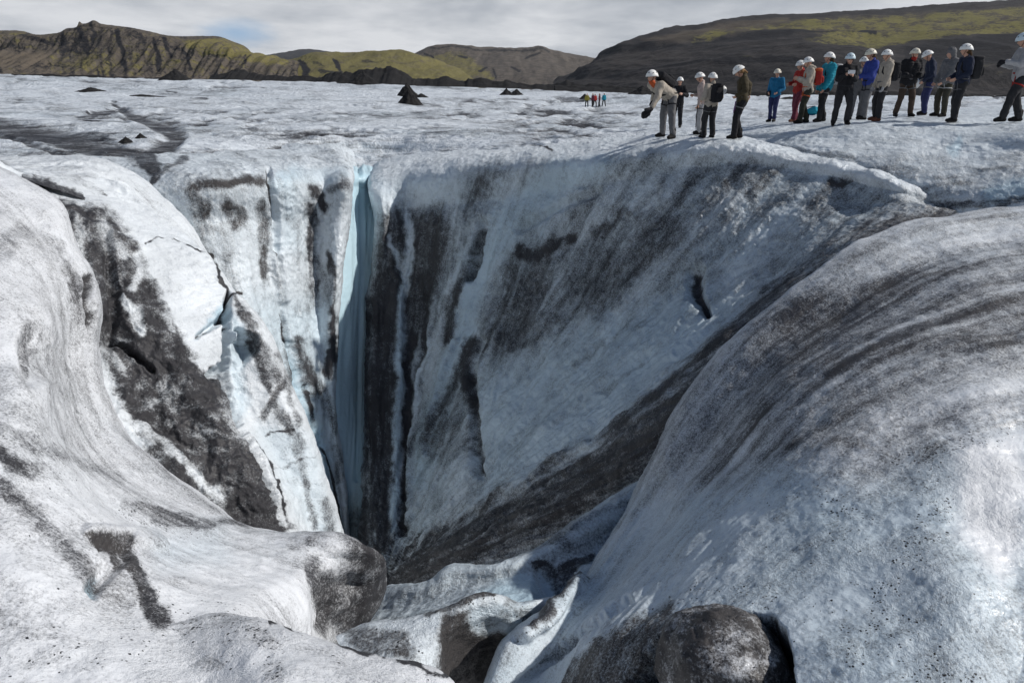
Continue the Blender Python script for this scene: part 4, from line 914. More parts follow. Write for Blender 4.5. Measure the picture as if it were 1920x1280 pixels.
# green hill in the middle left
def d2(e): return 3.5*gully_noise(e, .018, .02, 231) + 2*fbm(e['x']*.05, e['z']*.06, 0, 5, seed=232)
def p2(e, a):
    px, py = e['wx'], e['wy']; n = fbm(e['px']/26, e['py']/6, 0, 5, seed=233)
    a['green'] += .72 + .5*n; a['tan'] += .5; a['dark'] += .05
    for q, w, v in [([(563, 116), (575, 135), (572, 150)], [6, 12, 8], .9), ([(626, 118), (635, 130), (640, 140)], [5, 7, 5], .85), ([(590, 124), (610, 130)], 4, .55), ([(600, 140), (640, 143)], 5, .7),
                    ([(680, 120), (720, 118)], 3, .55), ([(740, 123), (790, 120)], 2.5, .5), ([(655, 128), (690, 131)], 3, .5), ([(540, 130), (556, 140)], 7, .5), ([(700, 137), (760, 140)], 2.5, .4)]:
        put(a, 'dark', stroke(px, py, q, w, .7), v)
hill('hill', [[(500, 130, 1000), (640, 108, 1000), (760, 106, 1000), (860, 130, 1000)],
              [(500, 128, 800), (545, 114, 800), (565, 106, 790), (585, 101, 790), (620, 103, 790), (660, 104, 790), (690, 100, 790), (730, 98, 790), (765, 100, 790), (785, 107, 790), (820, 118, 800), (870, 140, 800)],
              [(495, 135, 720), (580, 116, 720), (650, 115, 720), (740, 114, 720), (800, 125, 720), (880, 146, 720)],
              [(490, 150, 600), (580, 147, 590), (650, 146, 590), (740, 148, 590), (820, 152, 600), (900, 160, 600)],
              [(490, 172, 540), (650, 172, 540), (900, 178, 540)]], 240, 70, d2, p2, M_HILL, 'mossy green hill with a few dark notches')
# left cliff
def d3(e):
    c = sstep(0.2, .34, e['t'])
    return c*4*gully_noise(e, .045, .006, 241) + c*2.4*gully_noise(e, .13, .012, 246, 4) + c*2.6*fbm(e['z']*.13, e['x']*.010, 0, 4, .55, seed=247) + 1.0*fbm(e['x']*.08, e['z']*.05, 0, 5, .6, seed=242) + 1.8*c*fbm(e['x']*.15, e['z']*.02, 0, 4, .6, seed=243)
def p3(e, a):
    px, py = e['wx'], e['wy']; n = fbm(e['px']/9, e['py']/40, 0, 5, .6, seed=244); m = fbm(e['px']/30, e['py']/7, 0, 5, seed=245)
    a['tan'] += .40 + .4*m; a['dark'] += .40 + .75*n; a['green'] += .24 + .6*m - .3*n
    put(a, 'green', .8*area(px, py, [(330, 80), (430, 74), (480, 100), (540, 118), (540, 140), (370, 108)], 6), .72 + .4*m)
    put(a, 'dark', .8*area(px, py, [(330, 80), (430, 74), (480, 100), (540, 118), (540, 140), (370, 108)], 6), .12)
    put(a, 'green', .8*area(px, py, [(130, 108), (215, 100), (240, 146), (100, 142)], 6), .55 + .5*m)
    put(a, 'green', .7*area(px, py, [(250, 108), (345, 118), (430, 140), (250, 148)], 6), .55 + .5*m)
    put(a, 'tan', area(px, py, [(-60, 108), (95, 106), (100, 138), (-60, 138)], 8), .7); put(a, 'dark', .8*area(px, py, [(-60, 108), (95, 106), (100, 138), (-60, 138)], 8), .22 + .2*m); put(a, 'green', area(px, py, [(-60, 108), (95, 106), (90, 138), (-60, 138)], 8), .05)
    put(a, 'green', .7*area(px, py, [(-60, 60), (55, 62), (40, 100), (-60, 100)], 6), .42 + .4*m)
    put(a, 'tan', .8*area(px, py, [(62, 64), (110, 62), (100, 84), (70, 80)], 5), .7)
    for q, w, v in [([(122, 66), (126, 90), (124, 108)], 8, .72), ([(150, 50), (160, 75), (170, 112)], [5, 9, 6], .85), ([(172, 44), (180, 70), (172, 100)], [3, 6, 4], .75), ([(222, 66), (232, 100), (240, 143)], [5, 6, 4], .95), ([(245, 72), (270, 80), (275, 95)], 9, .62),
                    ([(290, 80), (300, 110), (302, 140)], [4, 6, 7], .92), ([(310, 82), (322, 112)], [5, 7], .8), ([(345, 100), (358, 118), (360, 140)], [4, 6, 5], .85), ([(45, 78), (80, 82), (100, 88)], 5, .72), ([(0, 96), (30, 100)], 5, .6), ([(290, 86), (340, 102)], 3, .7),
                    ([(375, 112), (420, 114), (460, 118)], 6, .5), ([(460, 112), (462, 128)], 4, .75), ([(60, 135), (130, 132)], 5, .5), ([(100, 70), (100, 100)], 5, .6), ([(205, 60), (206, 90)], 3, .5)]:
        put(a, 'dark', stroke(px, py, q, w, .8), v)
hill('hill', [[(-260, 62, 900), (0, 64, 900), (110, 68, 900), (175, 48, 860), (300, 68, 860), (410, 74, 860), (480, 104, 880), (560, 130, 900)],
              [(-260, 58, 600), (0, 60, 600), (48, 62, 600), (62, 66, 595), (95, 65, 590), (112, 62, 585), (122, 56, 582), (146, 50, 580), (149, 43, 580), (153, 46, 580), (168, 44, 580), (174, 41, 580), (188, 47, 580), (215, 51, 580), (250, 55, 580), (280, 61, 580), (312, 69, 585), (350, 72, 590), (380, 71, 590), (412, 72, 590), (430, 78, 590), (462, 91, 590), (475, 103, 590), (505, 108, 590), (560, 124, 590)],
              [(-260, 70, 575), (0, 74, 575), (100, 74, 572), (160, 58, 570), (250, 66, 565), (312, 80, 560), (412, 88, 545), (470, 106, 545), (560, 128, 560)],
              [(-260, 100, 555), (0, 102, 555), (110, 104, 550), (190, 100, 540), (300, 106, 530), (412, 116, 520), (480, 122, 520), (560, 136, 520)],
              [(-260, 134, 510), (0, 138, 510), (150, 142, 505), (300, 146, 500), (430, 146, 500), (560, 150, 495)],
              [(-260, 158, 480), (150, 160, 480), (560, 170, 480)]], 380, 110, d3, p3, M_HILL, 'jagged brown and green cliff on the far left skyline')
# right-hand slope
def d4(e):
    return 4*gully_noise(e, .008, .03, 251, 3) + 2.6*fbm(e['x']*.012, e['z']*.16, e['y']*.01, 4, .5, seed=252) + .9*fbm(e['x']*.07, e['z']*.16, e['y']*.03, 4, .5, seed=253)
def p4(e, a):
    px, py = e['wx'], e['wy']; n = fbm(e['px']/60 , e['py']/7 + e['px']/160, 0, 5, .6, seed=254); m = fbm(e['px']/26, e['py']/10, 0, 5, .6, seed=255)
    a['dark'] += .36 + .6*n; a['tan'] += .05
    up = area(px, py, [(1290, 76), (1360, 58), (1480, 46), (1620, 36), (1780, 26), (2300, 0), (2300, 60), (1920, 62), (1800, 78), (1700, 90), (1660, 98), (1560, 76), (1420, 66), (1330, 82)], 5)
    put(a, 'green', up, .54 + .65*m + .5*n); put(a, 'dark', up, .12 + .3*n); put(a, 'tan', up, .35)
    put(a, 'green', stroke(px, py, [(1300, 82), (1350, 66), (1400, 60)], 8), .4 + .8*m)
    put(a, 'green', area(px, py, [(1560, 72), (1760, 70), (1930, 52), (1930, 62), (1800, 80), (1700, 92), (1640, 108), (1560, 90), (1500, 84)], 4), .66 + .5*m)
    put(a, 'dark', stroke(px, py, [(1300, 88), (1400, 78), (1500, 68), (1570, 66), (1640, 70)], [3, 5, 8, 7, 4]), .95)
    put(a, 'dark', area(px, py, [(1690, 106), (1800, 86), (1930, 66), (2200, 60), (2200, 130), (1700, 130)], 4), .75)
    put(a, 'green', .6*area(px, py, [(1820, 118), (1930, 112), (1930, 160), (1830, 165)], 10), .3 + .3*m)
    put(a, 'dark', .9*stroke(px, py, [(1120, 110), (1140, 100), (1200, 92), (1290, 92)], [4, 6, 7, 4]), .7 + .4*n)
    for q, w in [([(1340, 128), (1440, 120), (1540, 132), (1640, 140)], 5), ([(1100, 140), (1200, 122), (1260, 112)], 3), ([(1120, 155), (1220, 138), (1330, 128)], 3)]: put(a, 'dark', stroke(px, py, q, w), .85 + .3*n)
    put(a, 'green', .5*stroke(px, py, [(1380, 118), (1420, 120), (1470, 126)], 3), .6)
    lt = area(px, py, [(1090, 150), (1180, 100), (1260, 100), (1300, 108), (1160, 140)], 8); put(a, 'dark', lt*.7, .12 + .4*n); put(a, 'tan', lt, .12)
    top = area(px, py, [(1200, 84), (1330, 54), (1480, 40), (1480, 48), (1340, 66), (1280, 86)], 4); put(a, 'tan', top, .5); put(a, 'dark', top, .15)
hill('hill', [[(1080, 150, 900), (1160, 90, 900), (1400, 44, 1000), (1920, 8, 1100), (2400, -30, 1100)],
              [(1040, 158, 560), (1085, 138, 560), (1115, 122, 560), (1126, 106, 560), (1140, 100, 560), (1160, 91, 560), (1195, 82, 570), (1225, 70, 590), (1245, 64, 600), (1300, 56, 620), (1350, 46, 640), (1450, 38, 660), (1560, 32, 680), (1680, 25, 700), (1800, 15, 720), (1920, 5, 740), (2400, -34, 800)],
              [(1040, 162, 520), (1130, 118, 510), (1220, 88, 510), (1340, 68, 520), (1480, 55, 530), (1700, 44, 540), (1920, 28, 550), (2400, 10, 600)],
              [(1040, 166, 470), (1130, 134, 450), (1240, 104, 440), (1340, 90, 430), (1480, 78, 420), (1640, 84, 410), (1800, 72, 400), (1920, 60, 400), (2400, 40, 420)],
              [(1030, 172, 420), (1130, 155, 400), (1240, 140, 380), (1380, 124, 360), (1540, 118, 340), (1700, 122, 330), (1920, 118, 320), (2400, 110, 320)],
              [(1020, 180, 380), (1200, 178, 340), (1500, 178, 300), (1920, 182, 280), (2400, 186, 270)],
              [(1020, 192, 360), (1200, 192, 320), (1500, 196, 280), (1920, 204, 255), (2400, 210, 240)]], 420, 130, d4, p4, M_SCREE, 'dark scree slope with mossy upper flank on the right')

# ---- black ash moraine along the foot of the hills
def moraine(pts, amp, seed, label):
    """a low rugged ridge of ash: pts = (px, py_base, Y, height m)"""
    pts = np.asarray(pts, float); n = 260
    c = hermite(np.linspace(0, 1, len(pts)), pts, np.linspace(0, 1, n))
    base = unproj(c[:, 0], c[:, 1], c[:, 2]); xs = base[:, 0]
    h = np.maximum(c[:, 3]*(0.75 + 0.9*fbm(xs*.05, xs*0, seed, 5, .6, seed=261)), 0.15)
    rows = []
    for v in np.linspace(-1.6, 1.6, 22):
        prof = max(0.0, 1-abs(v)/1.5)
        p = base.copy(); p[:, 1] += v*h*1.6; p[:, 2] += h*prof - 0.5
        p[:, 2] += amp*h*prof*fbm(xs*.16, p[:, 1]*.22, seed, 5, .5, seed=262)*.9
        rows.append(p)
    p = np.array(rows)
    z = np.zeros(p.shape[:2])
    return structure(sheet('moraine', p, M_ASH, dict(dark=z+.3, green=z, tan=z)), label)
moraine([(395, 147, 400, 2.5), (440, 148, 400, 7), (480, 149, 400, 5), (520, 150, 400, 4), (580, 152, 400, 5), (640, 154, 390, 6), (680, 156, 380, 5)], .5, 3.1, 'black ash bank below the left cliff')
moraine([(640, 157, 330, 5), (700, 156, 330, 7), (760, 159, 330, 5.5), (800, 160, 330, 4.5), (870, 161, 330, 6), (930, 163, 330, 4.5), (1000, 165, 330, 3.5), (1060, 167, 330, 5), (1160, 169, 320, 3.5), (1240, 171, 310, 2)], .6, 7.7, 'black ash bank along the middle of the glacier edge')
moraine([(0, 141, 440, 1.0), (100, 142, 440, 2), (200, 146, 430, 2.0), (240, 146, 430, 1.2), (330, 148, 420, 2)], .5, 5.2, 'thin dark line of ash under the left cliff')
moraine([(1040, 168, 300, 3), (1200, 176, 300, 3), (1400, 180, 290, 3), (1600, 184, 270, 4), (1800, 186, 260, 4), (2000, 188, 250, 4)], .5, 9.2, 'dark ash edge under the right slope')
# ------------------------------------------------------------------ where things stand on the ice
def ground_below(x, y, names=('ice_swell', 'ice_bowl', 'glacier')):
    z = None
    for n in names:
        if n not in _bvh: ground_at(960, 260, (n,))
        h = _bvh[n].ray_cast(Vector((x, y, 30)), Vector((0, 0, -1)))
        if h[0] is not None and (z is None or h[0].z > z): z = h[0].z
    return z

# ------------------------------------------------------------------ people
def cloth(name, col, rough=0.85, var=0.38):
    m, nt, b = new_mat(name); P = nd(nt, 'ShaderNodeTexCoord').outputs['Object']
    n = noise(nt, P, 14, 4, 0.6)
    nt.links.new(mixc(nt, n, tuple(c*(1-var) for c in col), tuple(min(1, c*(1+var)) for c in col)), b.inputs['Base Color'])
    b.inputs['Roughness'].default_value = rough; b.inputs['Specular IOR Level'].default_value = 0.25
    bm = nd(nt, 'ShaderNodeBump'); bm.inputs['Strength'].default_value = 0.5; bm.inputs['Distance'].default_value = 0.01
    nt.links.new(noise(nt, P, 30, 3, 0.6), bm.inputs['Height']); nt.links.new(bm.outputs[0], b.inputs['Normal'])
    return m
C = {}
for k, v in dict(beige=(.36, .32, .27), pinkbeige=(.42, .34, .31), olive=(.050, .040, .022), blue=(.012, .13, .26), turquoise=(.015, .24, .33), black=(.014, .014, .017), navy=(.016, .022, .045),
                 red=(.30, .025, .02), royal=(.03, .05, .24), charcoal=(.026, .026, .029), grey=(.13, .13, .135), lightgrey=(.34, .34, .35), brown=(.055, .038, .028), khaki=(.045, .042, .030), indigo=(.028, .034, .10),
                 palegrey=(.42, .42, .42), darkolive=(.03, .03, .022), orange=(.45, .09, .03), boot=(.012, .011, .011), rust=(.13, .05, .03), purple=(.16, .06, .20), yellow=(.30, .26, .05), maroon=(.14, .03, .05), hair=(.07, .04, .02), blond=(.22, .13, .06), pink=(.6, .06, .12)).items():
    C[k] = cloth('cloth_'+k, v)
C['skin'] = cloth('skin', (.50, .29, .21), .55, .12)
C['lips'] = cloth('lips', (.35, .12, .10), .5, .1)
C['shell'] = cloth('helmet_shell', (.78, .78, .76), .35, .04)
C['cream'] = cloth('helmet_cream', (.68, .64, .54), .35, .05)
C['iceblue'] = cloth('helmet_pale_blue', (.55, .66, .72), .35, .05)
C['vent'] = cloth('vent_dark', (.02, .02, .022), .7)
C['metal'] = cloth('steel', (.3, .3, .31), .35, .05)
C['glass'] = cloth('dark_lens', (.01, .01, .012), .15, .05)
C['screen'] = cloth('phone_white', (.65, .66, .68), .3, .05)

def capsule(V, F, a, b, ra, rb, seg=12):
    a = np.asarray(a, float); b = np.asarray(b, float); d = b-a; L = np.linalg.norm(d)
    d = d/L if L > 1e-6 else np.array([0, 0, 1.])
    h = np.array([1., 0, 0]) if abs(d[0]) < .8 else np.array([0, 1., 0])
    u = np.cross(d, h); u /= np.linalg.norm(u); w = np.cross(d, u)
    ang = np.linspace(0, 2*np.pi, seg, endpoint=False); ring = np.cos(ang)[:, None]*u + np.sin(ang)[:, None]*w
    st = []
    for t in (-80, -50, -20, 0): st.append((a + d*ra*math.sin(R(t)), ra*math.cos(R(t))))
    for t in (0, 20, 50, 80): st.append((b + d*rb*math.sin(R(t)), rb*math.cos(R(t))))
    base = len(V)
    for c, r in st: V.extend((c + ring*r).tolist())
    n = len(st)
    for i in range(n-1):
        for j in range(seg):
            k = (j+1) % seg
            F.append((base+i*seg+j, base+i*seg+k, base+(i+1)*seg+k, base+(i+1)*seg+j))
    F.append(tuple(base+j for j in range(seg))[::-1]); F.append(tuple(base+(n-1)*seg+j for j in range(seg)))
def ball(V, F, c, r, seg=14, tilt=None):
    r = np.broadcast_to(np.asarray(r, float), (3,)); base = len(V); n = seg//2+1
    for i in range(n):
        t = -math.pi/2 + math.pi*(i+.35)/(n-.3)
        for j in range(seg):
            q = 2*math.pi*j/seg
            p = np.array([math.cos(t)*math.cos(q), math.cos(t)*math.sin(q), math.sin(t)])*r
            if tilt is not None: p = tilt @ p
            V.append((np.asarray(c)+p).tolist())
    for i in range(n-1):
        for j in range(seg):
            k = (j+1) % seg; F.append((base+i*seg+j, base+i*seg+k, base+(i+1)*seg+k, base+(i+1)*seg+j))
    F.append(tuple(base+j for j in range(seg))[::-1]); F.append(tuple(base+(n-1)*seg+j for j in range(seg)))
def fused(name, V, F, voxel, mat, parent=None, smooth=6, disp=None):
    """grow one closed skin round overlapping limbs"""
    me = bpy.data.meshes.new(name); me.from_pydata(V, [], F); o = bpy.data.objects.new(name+'_tmp', me); COL.objects.link(o)
    r = o.modifiers.new('r', 'REMESH'); r.mode = 'VOXEL'; r.voxel_size = voxel; r.use_smooth_shade = True
    s = o.modifiers.new('s', 'SMOOTH'); s.iterations = smooth; s.factor = 0.5
    dg = bpy.context.evaluated_depsgraph_get(); dg.update()
    m2 = bpy.data.meshes.new_from_object(o.evaluated_get(dg)); m2.name = name
    bpy.data.objects.remove(o); bpy.data.meshes.remove(me)
    if disp is not None and len(m2.vertices):
        co = np.empty(len(m2.vertices)*3, np.float32); m2.vertices.foreach_get('co', co); co = co.reshape(-1, 3).astype(float)
        no = np.empty(len(m2.vertices)*3, np.float32); m2.vertices.foreach_get('normal', no); no = no.reshape(-1, 3)
        co = co + no*disp(co)[:, None]; m2.vertices.foreach_set('co', co.astype(np.float32).ravel())
    m2.materials.clear(); m2.materials.append(mat); m2.polygons.foreach_set('use_smooth', np.ones(len(m2.polygons), bool)); m2.update()
    ob = bpy.data.objects.new(name, m2); COL.objects.link(ob)
    if parent: ob.parent = parent
    return ob
def plain_mesh(name, V, F, mat, parent=None):
    o = add_mesh(name, V, F, mat, parent); return o
def rotx(a): c, s = math.cos(a), math.sin(a); return np.array([[1, 0, 0], [0, c, -s], [0, s, c]])
def rotz(a): c, s = math.cos(a), math.sin(a); return np.array([[c, -s, 0], [s, c, 0], [0, 0, 1]])
def ik(a, t, l1, l2, pole):
    a = np.asarray(a, float); t = np.asarray(t, float); d = t-a; L = np.linalg.norm(d); d = d/L
    L = min(L, (l1+l2)*.995); t = a + d*L
    x = (l1*l1 - l2*l2 + L*L)/(2*L); h = math.sqrt(max(l1*l1-x*x, 0))
    p = np.asarray(pole, float); p = p - d*(p@d); p /= np.linalg.norm(p)
    return a + d*x + p*h, t
def hand_shapes(V, F, wrist, direc, palm_n, side, curl=0.5, k=1.0):
    d = np.asarray(direc, float); d /= np.linalg.norm(d); n = np.asarray(palm_n, float); n = n - d*(n@d); n /= np.linalg.norm(n); w = np.cross(d, n)*side
    wrist = np.asarray(wrist, float)
    capsule(V, F, wrist, wrist+d*.035, .026*k, .027*k, 8)
    for i, (o, L) in enumerate([(-.030, .068), (-.010, .078), (.011, .074), (.031, .060)]):
        b0 = wrist + d*.03 + w*o*.6; b1 = wrist + d*.085 + w*o
        capsule(V, F, b0, b1, .0135*k, .0115*k, 8)
        c = curl + .12*i; k1 = b1 + (d*math.cos(c*.6) + n*math.sin(c*.6))*L*.5; k2 = k1 + (d*math.cos(c*1.5)+n*math.sin(c*1.5))*L*.5
        capsule(V, F, b1, k1, .0105*k, .0095*k, 8); capsule(V, F, k1, k2, .0095*k, .008*k, 8)
    t0 = wrist + d*.02 - w*.024; t1 = t0 + d*.035 - w*.028 + n*.012; t2 = t1 + d*.034 - w*.006 + n*.014
    capsule(V, F, t0, t1, .014*k, .0115*k, 8); capsule(V, F, t1, t2, .0115*k, .009*k, 8)

PEOPLE = {}
def make_person(key, label, spot, yaw, top=None, jacket='black', legs='charcoal', boots='boot', helmet='shell', lean=0, bow=0, turn=0, feet=None, hands=None, gloves=None,
                hair=None, puffer=False, hood=None, belt=None, coarse=False, shades=False, group=None, height=None, bulk=1.0, collar=None, gaiter=None, vest=None, elbow_out=.5, soft_trousers=1.0, knee_h=0, slope_feet=True):
    base = ground_at(*spot) if not isinstance(spot, Vector) else spot
    lean, bow, turn = R(lean), R(bow), R(turn)
    if height is None:
        Yd = base.y; r = lambda py: math.tan(math.atan((640-py)/FPX) - PITCH)
        height = Yd*(r(top) - r(spot[1]))/(1 - .28*math.sin(abs(lean)*.9) - .05*math.sin(abs(bow)))
    sc = height/1.80
    feet = feet or ((-.13, .0), (.13, .02)); hands = hands or ((-.30, .05, .80), (.30, .05, .80))
    yawm = rotz(yaw)
    hipz = .93
    def tor(p):            # torso frame -> person frame
        p = np.asarray(p, float); q = p - np.array([0, 0, hipz]); return rotx(-lean) @ q + np.array([0, 0, hipz])
    neck = tor((0, .0, 1.49)); headR = rotz(turn) @ rotx(-(lean*.6 + bow)); headc = neck + headR @ np.array([0, .035, .135])
    HV = lambda p: headc + headR @ np.asarray(p, float)
    # feet on the actual ground
    fpos = []
    for i, (fx, fy) in enumerate(feet):
        wv = yawm @ np.array([fx, fy, 0])*sc; z = ground_below(base.x+wv[0], base.y+wv[1])
        dz = 0 if z is None or not slope_feet else max(-.22, min(.22, (z-base.z)/sc))
        fpos.append(np.array([fx, fy, .10 + dz]))
    hip = [np.array([s*.095, 0, hipz-.02]) for s in (-1, 1)]; knee = [None, None]; ank = [None, None]
    for i in (0, 1): knee[i], ank[i] = ik(hip[i], fpos[i], .412, .408, (0.15*(1 if i else -1), 1, 0))
    sh = [tor((s*.185, -.005, 1.41)) for s in (-1, 1)]; elb = [None, None]; wr = [None, None]
    for i in (0, 1): elb[i], wr[i] = ik(sh[i], hands[i], .30, .27, ((1 if i else -1)*elbow_out, -1, -.35))
    vx = .026 if coarse else .0095; vc = .028 if coarse else .0145
    # --- body: one continuous skin from head to feet
    V, F = [], []
    ball(V, F, HV((0, -.012, .025)), (.076, .094, .098), tilt=headR); capsule(V, F, HV((0, .022, -.055)), HV((0, .045, -.075)), .05, .036)
    ball(V, F, HV((0, .04, -.02)), (.058, .05, .07), tilt=headR)
    if not coarse:
        capsule(V, F, HV((0, .086, .012)), HV((0, .106, -.022)), .011, .016, 8)
        for s in (-1, 1): ball(V, F, HV((s*.078, -.005, -.005)), (.010, .02, .03), 8, headR)
        capsule(V, F, HV((-.018, .088, -.052)), HV((.018, .088, -.052)), .009, .009, 8)
    capsule(V, F, tor((0, -.01, 1.42)), HV((0, -.01, -.05)), .055, .05)
    for s in (-1, 1):
        capsule(V, F, tor((s*.07, 0, 1.0)), tor((s*.085, 0, 1.32)), .092, .098); capsule(V, F, tor((s*.06, 0, 1.38)), tor((s*.16, -.005, 1.40)), .07, .05)
        i = 0 if s < 0 else 1
        capsule(V, F, sh[i], elb[i], .046, .038); capsule(V, F, elb[i], wr[i], .038, .027)
        capsule(V, F, hip[i], knee[i], .078, .053); capsule(V, F, knee[i], ank[i], .05, .036); capsule(V, F, ank[i]+[0, 0, -.03], ank[i]+[0, .09, -.058], .032, .022)
        if not coarse: hand_shapes(V, F, wr[i], wr[i]-elb[i]+np.array([0, .02, -.03]), (-s*.6, .4, -.1), s, .7)
    body = fused('person', V, F, vx, C['skin'], None, 3)
    body.data.materials.append(C['lips'])
    body.location = base; body.rotation_euler = (0, 0, yaw); body.scale = (sc,)*3
    tag(body, label, 'person', group)
    rp = lambda f=8.5, a=.024, sd=0: (lambda co: a*fbm(co[:, 0]*f, co[:, 1]*f, co[:, 2]*f*.8 + len(key)*3.1, 3, .55, seed=300+sd))
    # --- jacket
    V, F = [], []; g = .026*bulk + (.014 if puffer else 0)
    hemz = .86 if not vest else .9
    for s in (-1, 1):
        capsule(V, F, tor((s*.068, 0, hemz+.06)), tor((s*.06, 0, 1.12)), .112+g, .104+g); capsule(V, F, tor((s*.06, 0, 1.10)), tor((s*.082, 0, 1.33)), .104+g, .110+g)
        capsule(V, F, tor((s*.05, 0, 1.39)), tor((s*.165, -.005, 1.405)), .075+g*.8, .058+g*.8)
        i = 0 if s < 0 else 1
        capsule(V, F, sh[i], elb[i], .058+g, .048+g); capsule(V, F, elb[i], elb[i]+(wr[i]-elb[i])*.93, .047+g, .034+g*.7)
    capsule(V, F, tor((0, -.012, 1.42)), tor((0, -.015, 1.50)), .082, .066 if hood is None else .085)
    if hood == 'up':
        ball(V, F, HV((0, -.03, .045)), (.108, .112, .118), tilt=headR); capsule(V, F, HV((0, -.05, -.04)), tor((0, -.03, 1.46)), .085, .09)
    elif hood: capsule(V, F, tor((-.06, -.09, 1.47)), tor((.06, -.09, 1.47)), .055, .055)
    wf = rp()
    dj = (lambda co: wf(co) + (.008*np.abs(np.sin(co[:, 2]*math.pi/.062)) if puffer else 0))
    if hood == 'up':
        # leave the face open
        pass
    jk = fused('jacket', V, F, vc, C[jacket], body, 5, dj)
    # --- trousers
    V, F = [], []; q = soft_trousers*1.10
    for i, s in ((0, -1), (1, 1)):
        capsule(V, F, (s*.07, 0, .985), (s*.075, -.005, .88), .107, .116)
        capsule(V, F, hip[i], knee[i], .098*q, .078*q); a2 = ank[i] + (knee[i]-ank[i])*.02
        capsule(V, F, knee[i], a2, .076*q, .066*q)
    fused('trousers', V, F, vc, C[legs], body, 5, rp(8, .024, 4))
    # --- boots, one each
    for i, s in ((0, -1), (1, 1)):
        V, F = [], []; a = ank[i]; out = s*.03
        capsule(V, F, a+[0, -.012, .10], a+[0, -.012, -.03], .058, .056, 10); capsule(V, F, a+[0, -.045, -.055], a+[out, .145, -.06], .044, .043, 10); capsule(V, F, a+[0, 0, -.02], a+[out*.6, .10, -.04], .05, .042, 10)
        fused('boot', V, F, .02 if coarse else .012, C[boots], body, 3)
    if gloves:
        for i, s in ((0, -1), (1, 1)):
            V, F = [], []; hand_shapes(V, F, wr[i], wr[i]-elb[i]+np.array([0, .02, -.03]), (-s*.6, .4, -.1), s, .7, 1.3); capsule(V, F, wr[i], wr[i]+(elb[i]-wr[i])*.22, .034, .042, 10)
            fused('glove', V, F, .01, C[gloves], body, 2)
    if helmet and hood != 'up':
        V, F = [], []; n, sg = 9, 28
        for i in range(n):
            t = math.pi/2*i/(n-1)*.98; rr = math.cos(t)
            for j in range(sg):
                qd = 2*math.pi*j/sg; fl = 1.0 + (.05 if i == 0 else 0)
                low = -.035*max(0, -math.sin(qd)) - .012*abs(math.cos(qd))
                p = np.array([.122*rr*fl*math.cos(qd), (.146*math.sin(qd) + .004)*rr*fl - .008, .030 + .126*math.sin(t) + (low*(1-t/(math.pi/2)))])
                V.append(HV(p))
        for i in range(n-1):
            for j in range(sg):
                k = (j+1) % sg; F.append((i*sg+j, i*sg+k, (i+1)*sg+k, (i+1)*sg+j))
        F.append(tuple((n-1)*sg+j for j in range(sg)))
        ho = plain_mesh('helmet', V, F, C[helmet], body)
        so = ho.modifiers.new('t', 'SOLIDIFY'); so.thickness = .012; so.offset = -1
        if not coarse:
            for ang, el in [(20, 35), (-20, 35), (70, 30), (110, 30), (160, 35), (200, 35), (250, 30), (290, 30)]:
                t = R(el); qd = R(ang+90); V, F = [], []
                p = np.array([.122*math.cos(t)*math.cos(qd), .146*math.cos(t)*math.sin(qd)-.004, .030+.126*math.sin(t)])
                ball(V, F, HV(p), (.017, .017, .008), 8, headR); plain_mesh('vent', V, F, C['vent'], ho)
            V, F = [], []
            for s in (-1, 1):
                capsule(V, F, HV((s*.09, .01, .03)), HV((s*.062, .05, -.07)), .005, .005, 6); capsule(V, F, HV((s*.062, .05, -.07)), HV((0, .062, -.105)), .005, .005, 6)
            plain_mesh('chin_strap', V, F, C['black'], ho)
    if not coarse and hood != 'up':
        for s in (-1, 1):
            V, F = [], []; ball(V, F, HV((s*.032, .080, .018)), (.012, .008, .007), 8, headR); plain_mesh('eye', V, F, C['glass'], body)
        if shades:
            V, F = [], []
            for s in (-1, 1): ball(V, F, HV((s*.034, .092, .016)), (.030, .010, .021), 10, headR); capsule(V, F, HV((s*.06, .085, .02)), HV((s*.084, 0, .015)), .005, .005, 6)
            capsule(V, F, HV((-.01, .094, .02)), HV((.01, .094, .02)), .005, .005, 6); plain_mesh('sunglasses', V, F, C['glass'], body)
    if hair:
        V, F = [], []; ball(V, F, HV((0, -.045, -.01)), (.09, .075, .09), 12, headR); capsule(V, F, HV((0, -.09, -.03)), HV((0, -.12, -.14)), .04, .028)
        fused('hair', V, F, .02 if coarse else .012, C[hair], body, 3, rp(40, .008, 9))
    if collar:
        V, F = [], []; capsule(V, F, tor((0, .01, 1.45)), HV((0, .02, -.09)), .075, .064); fused('neck_scarf', V, F, .014, C[collar], body, 3, rp(25, .008, 2))
    if belt:
        V, F = [], []; n = 24
        pts = [np.array([.182*math.cos(t), .135*math.sin(t), .985]) for t in np.linspace(0, 2*math.pi, n+1)]
        for u, w in zip(pts[:-1], pts[1:]): capsule(V, F, u, w, .018, .018, 6)
        for i, s in ((0, -1), (1, 1)):
            ax = knee[i]-hip[i]; ax /= np.linalg.norm(ax); c = hip[i] + ax*.17; u = np.cross(ax, [0, 1, 0]); u /= np.linalg.norm(u); w = np.cross(ax, u)
            pts = [c + .098*(math.cos(t)*u + math.sin(t)*w) for t in np.linspace(0, 2*math.pi, 15)]
            for p, r_ in zip(pts[:-1], pts[1:]): capsule(V, F, p, r_, .014, .014, 6)
            capsule(V, F, c+[0, .10, 0], (s*.05, .125, .97), .011, .011, 6)
        plain_mesh('harness', V, F, C[belt], body)
    if gaiter:
        V, F = [], []; c0 = hip[1]+(knee[1]-hip[1])*.35
        capsule(V, F, c0+[.03, .095, .10], c0+[.03, .10, -.14], .032, .05, 10); capsule(V, F, c0+[.0, .10, -.1], c0+[.04, .10, -.2], .04, .03, 10)
        fused('gear_sling', V, F, .014, C[gaiter], body, 2, rp(30, .012, 5))
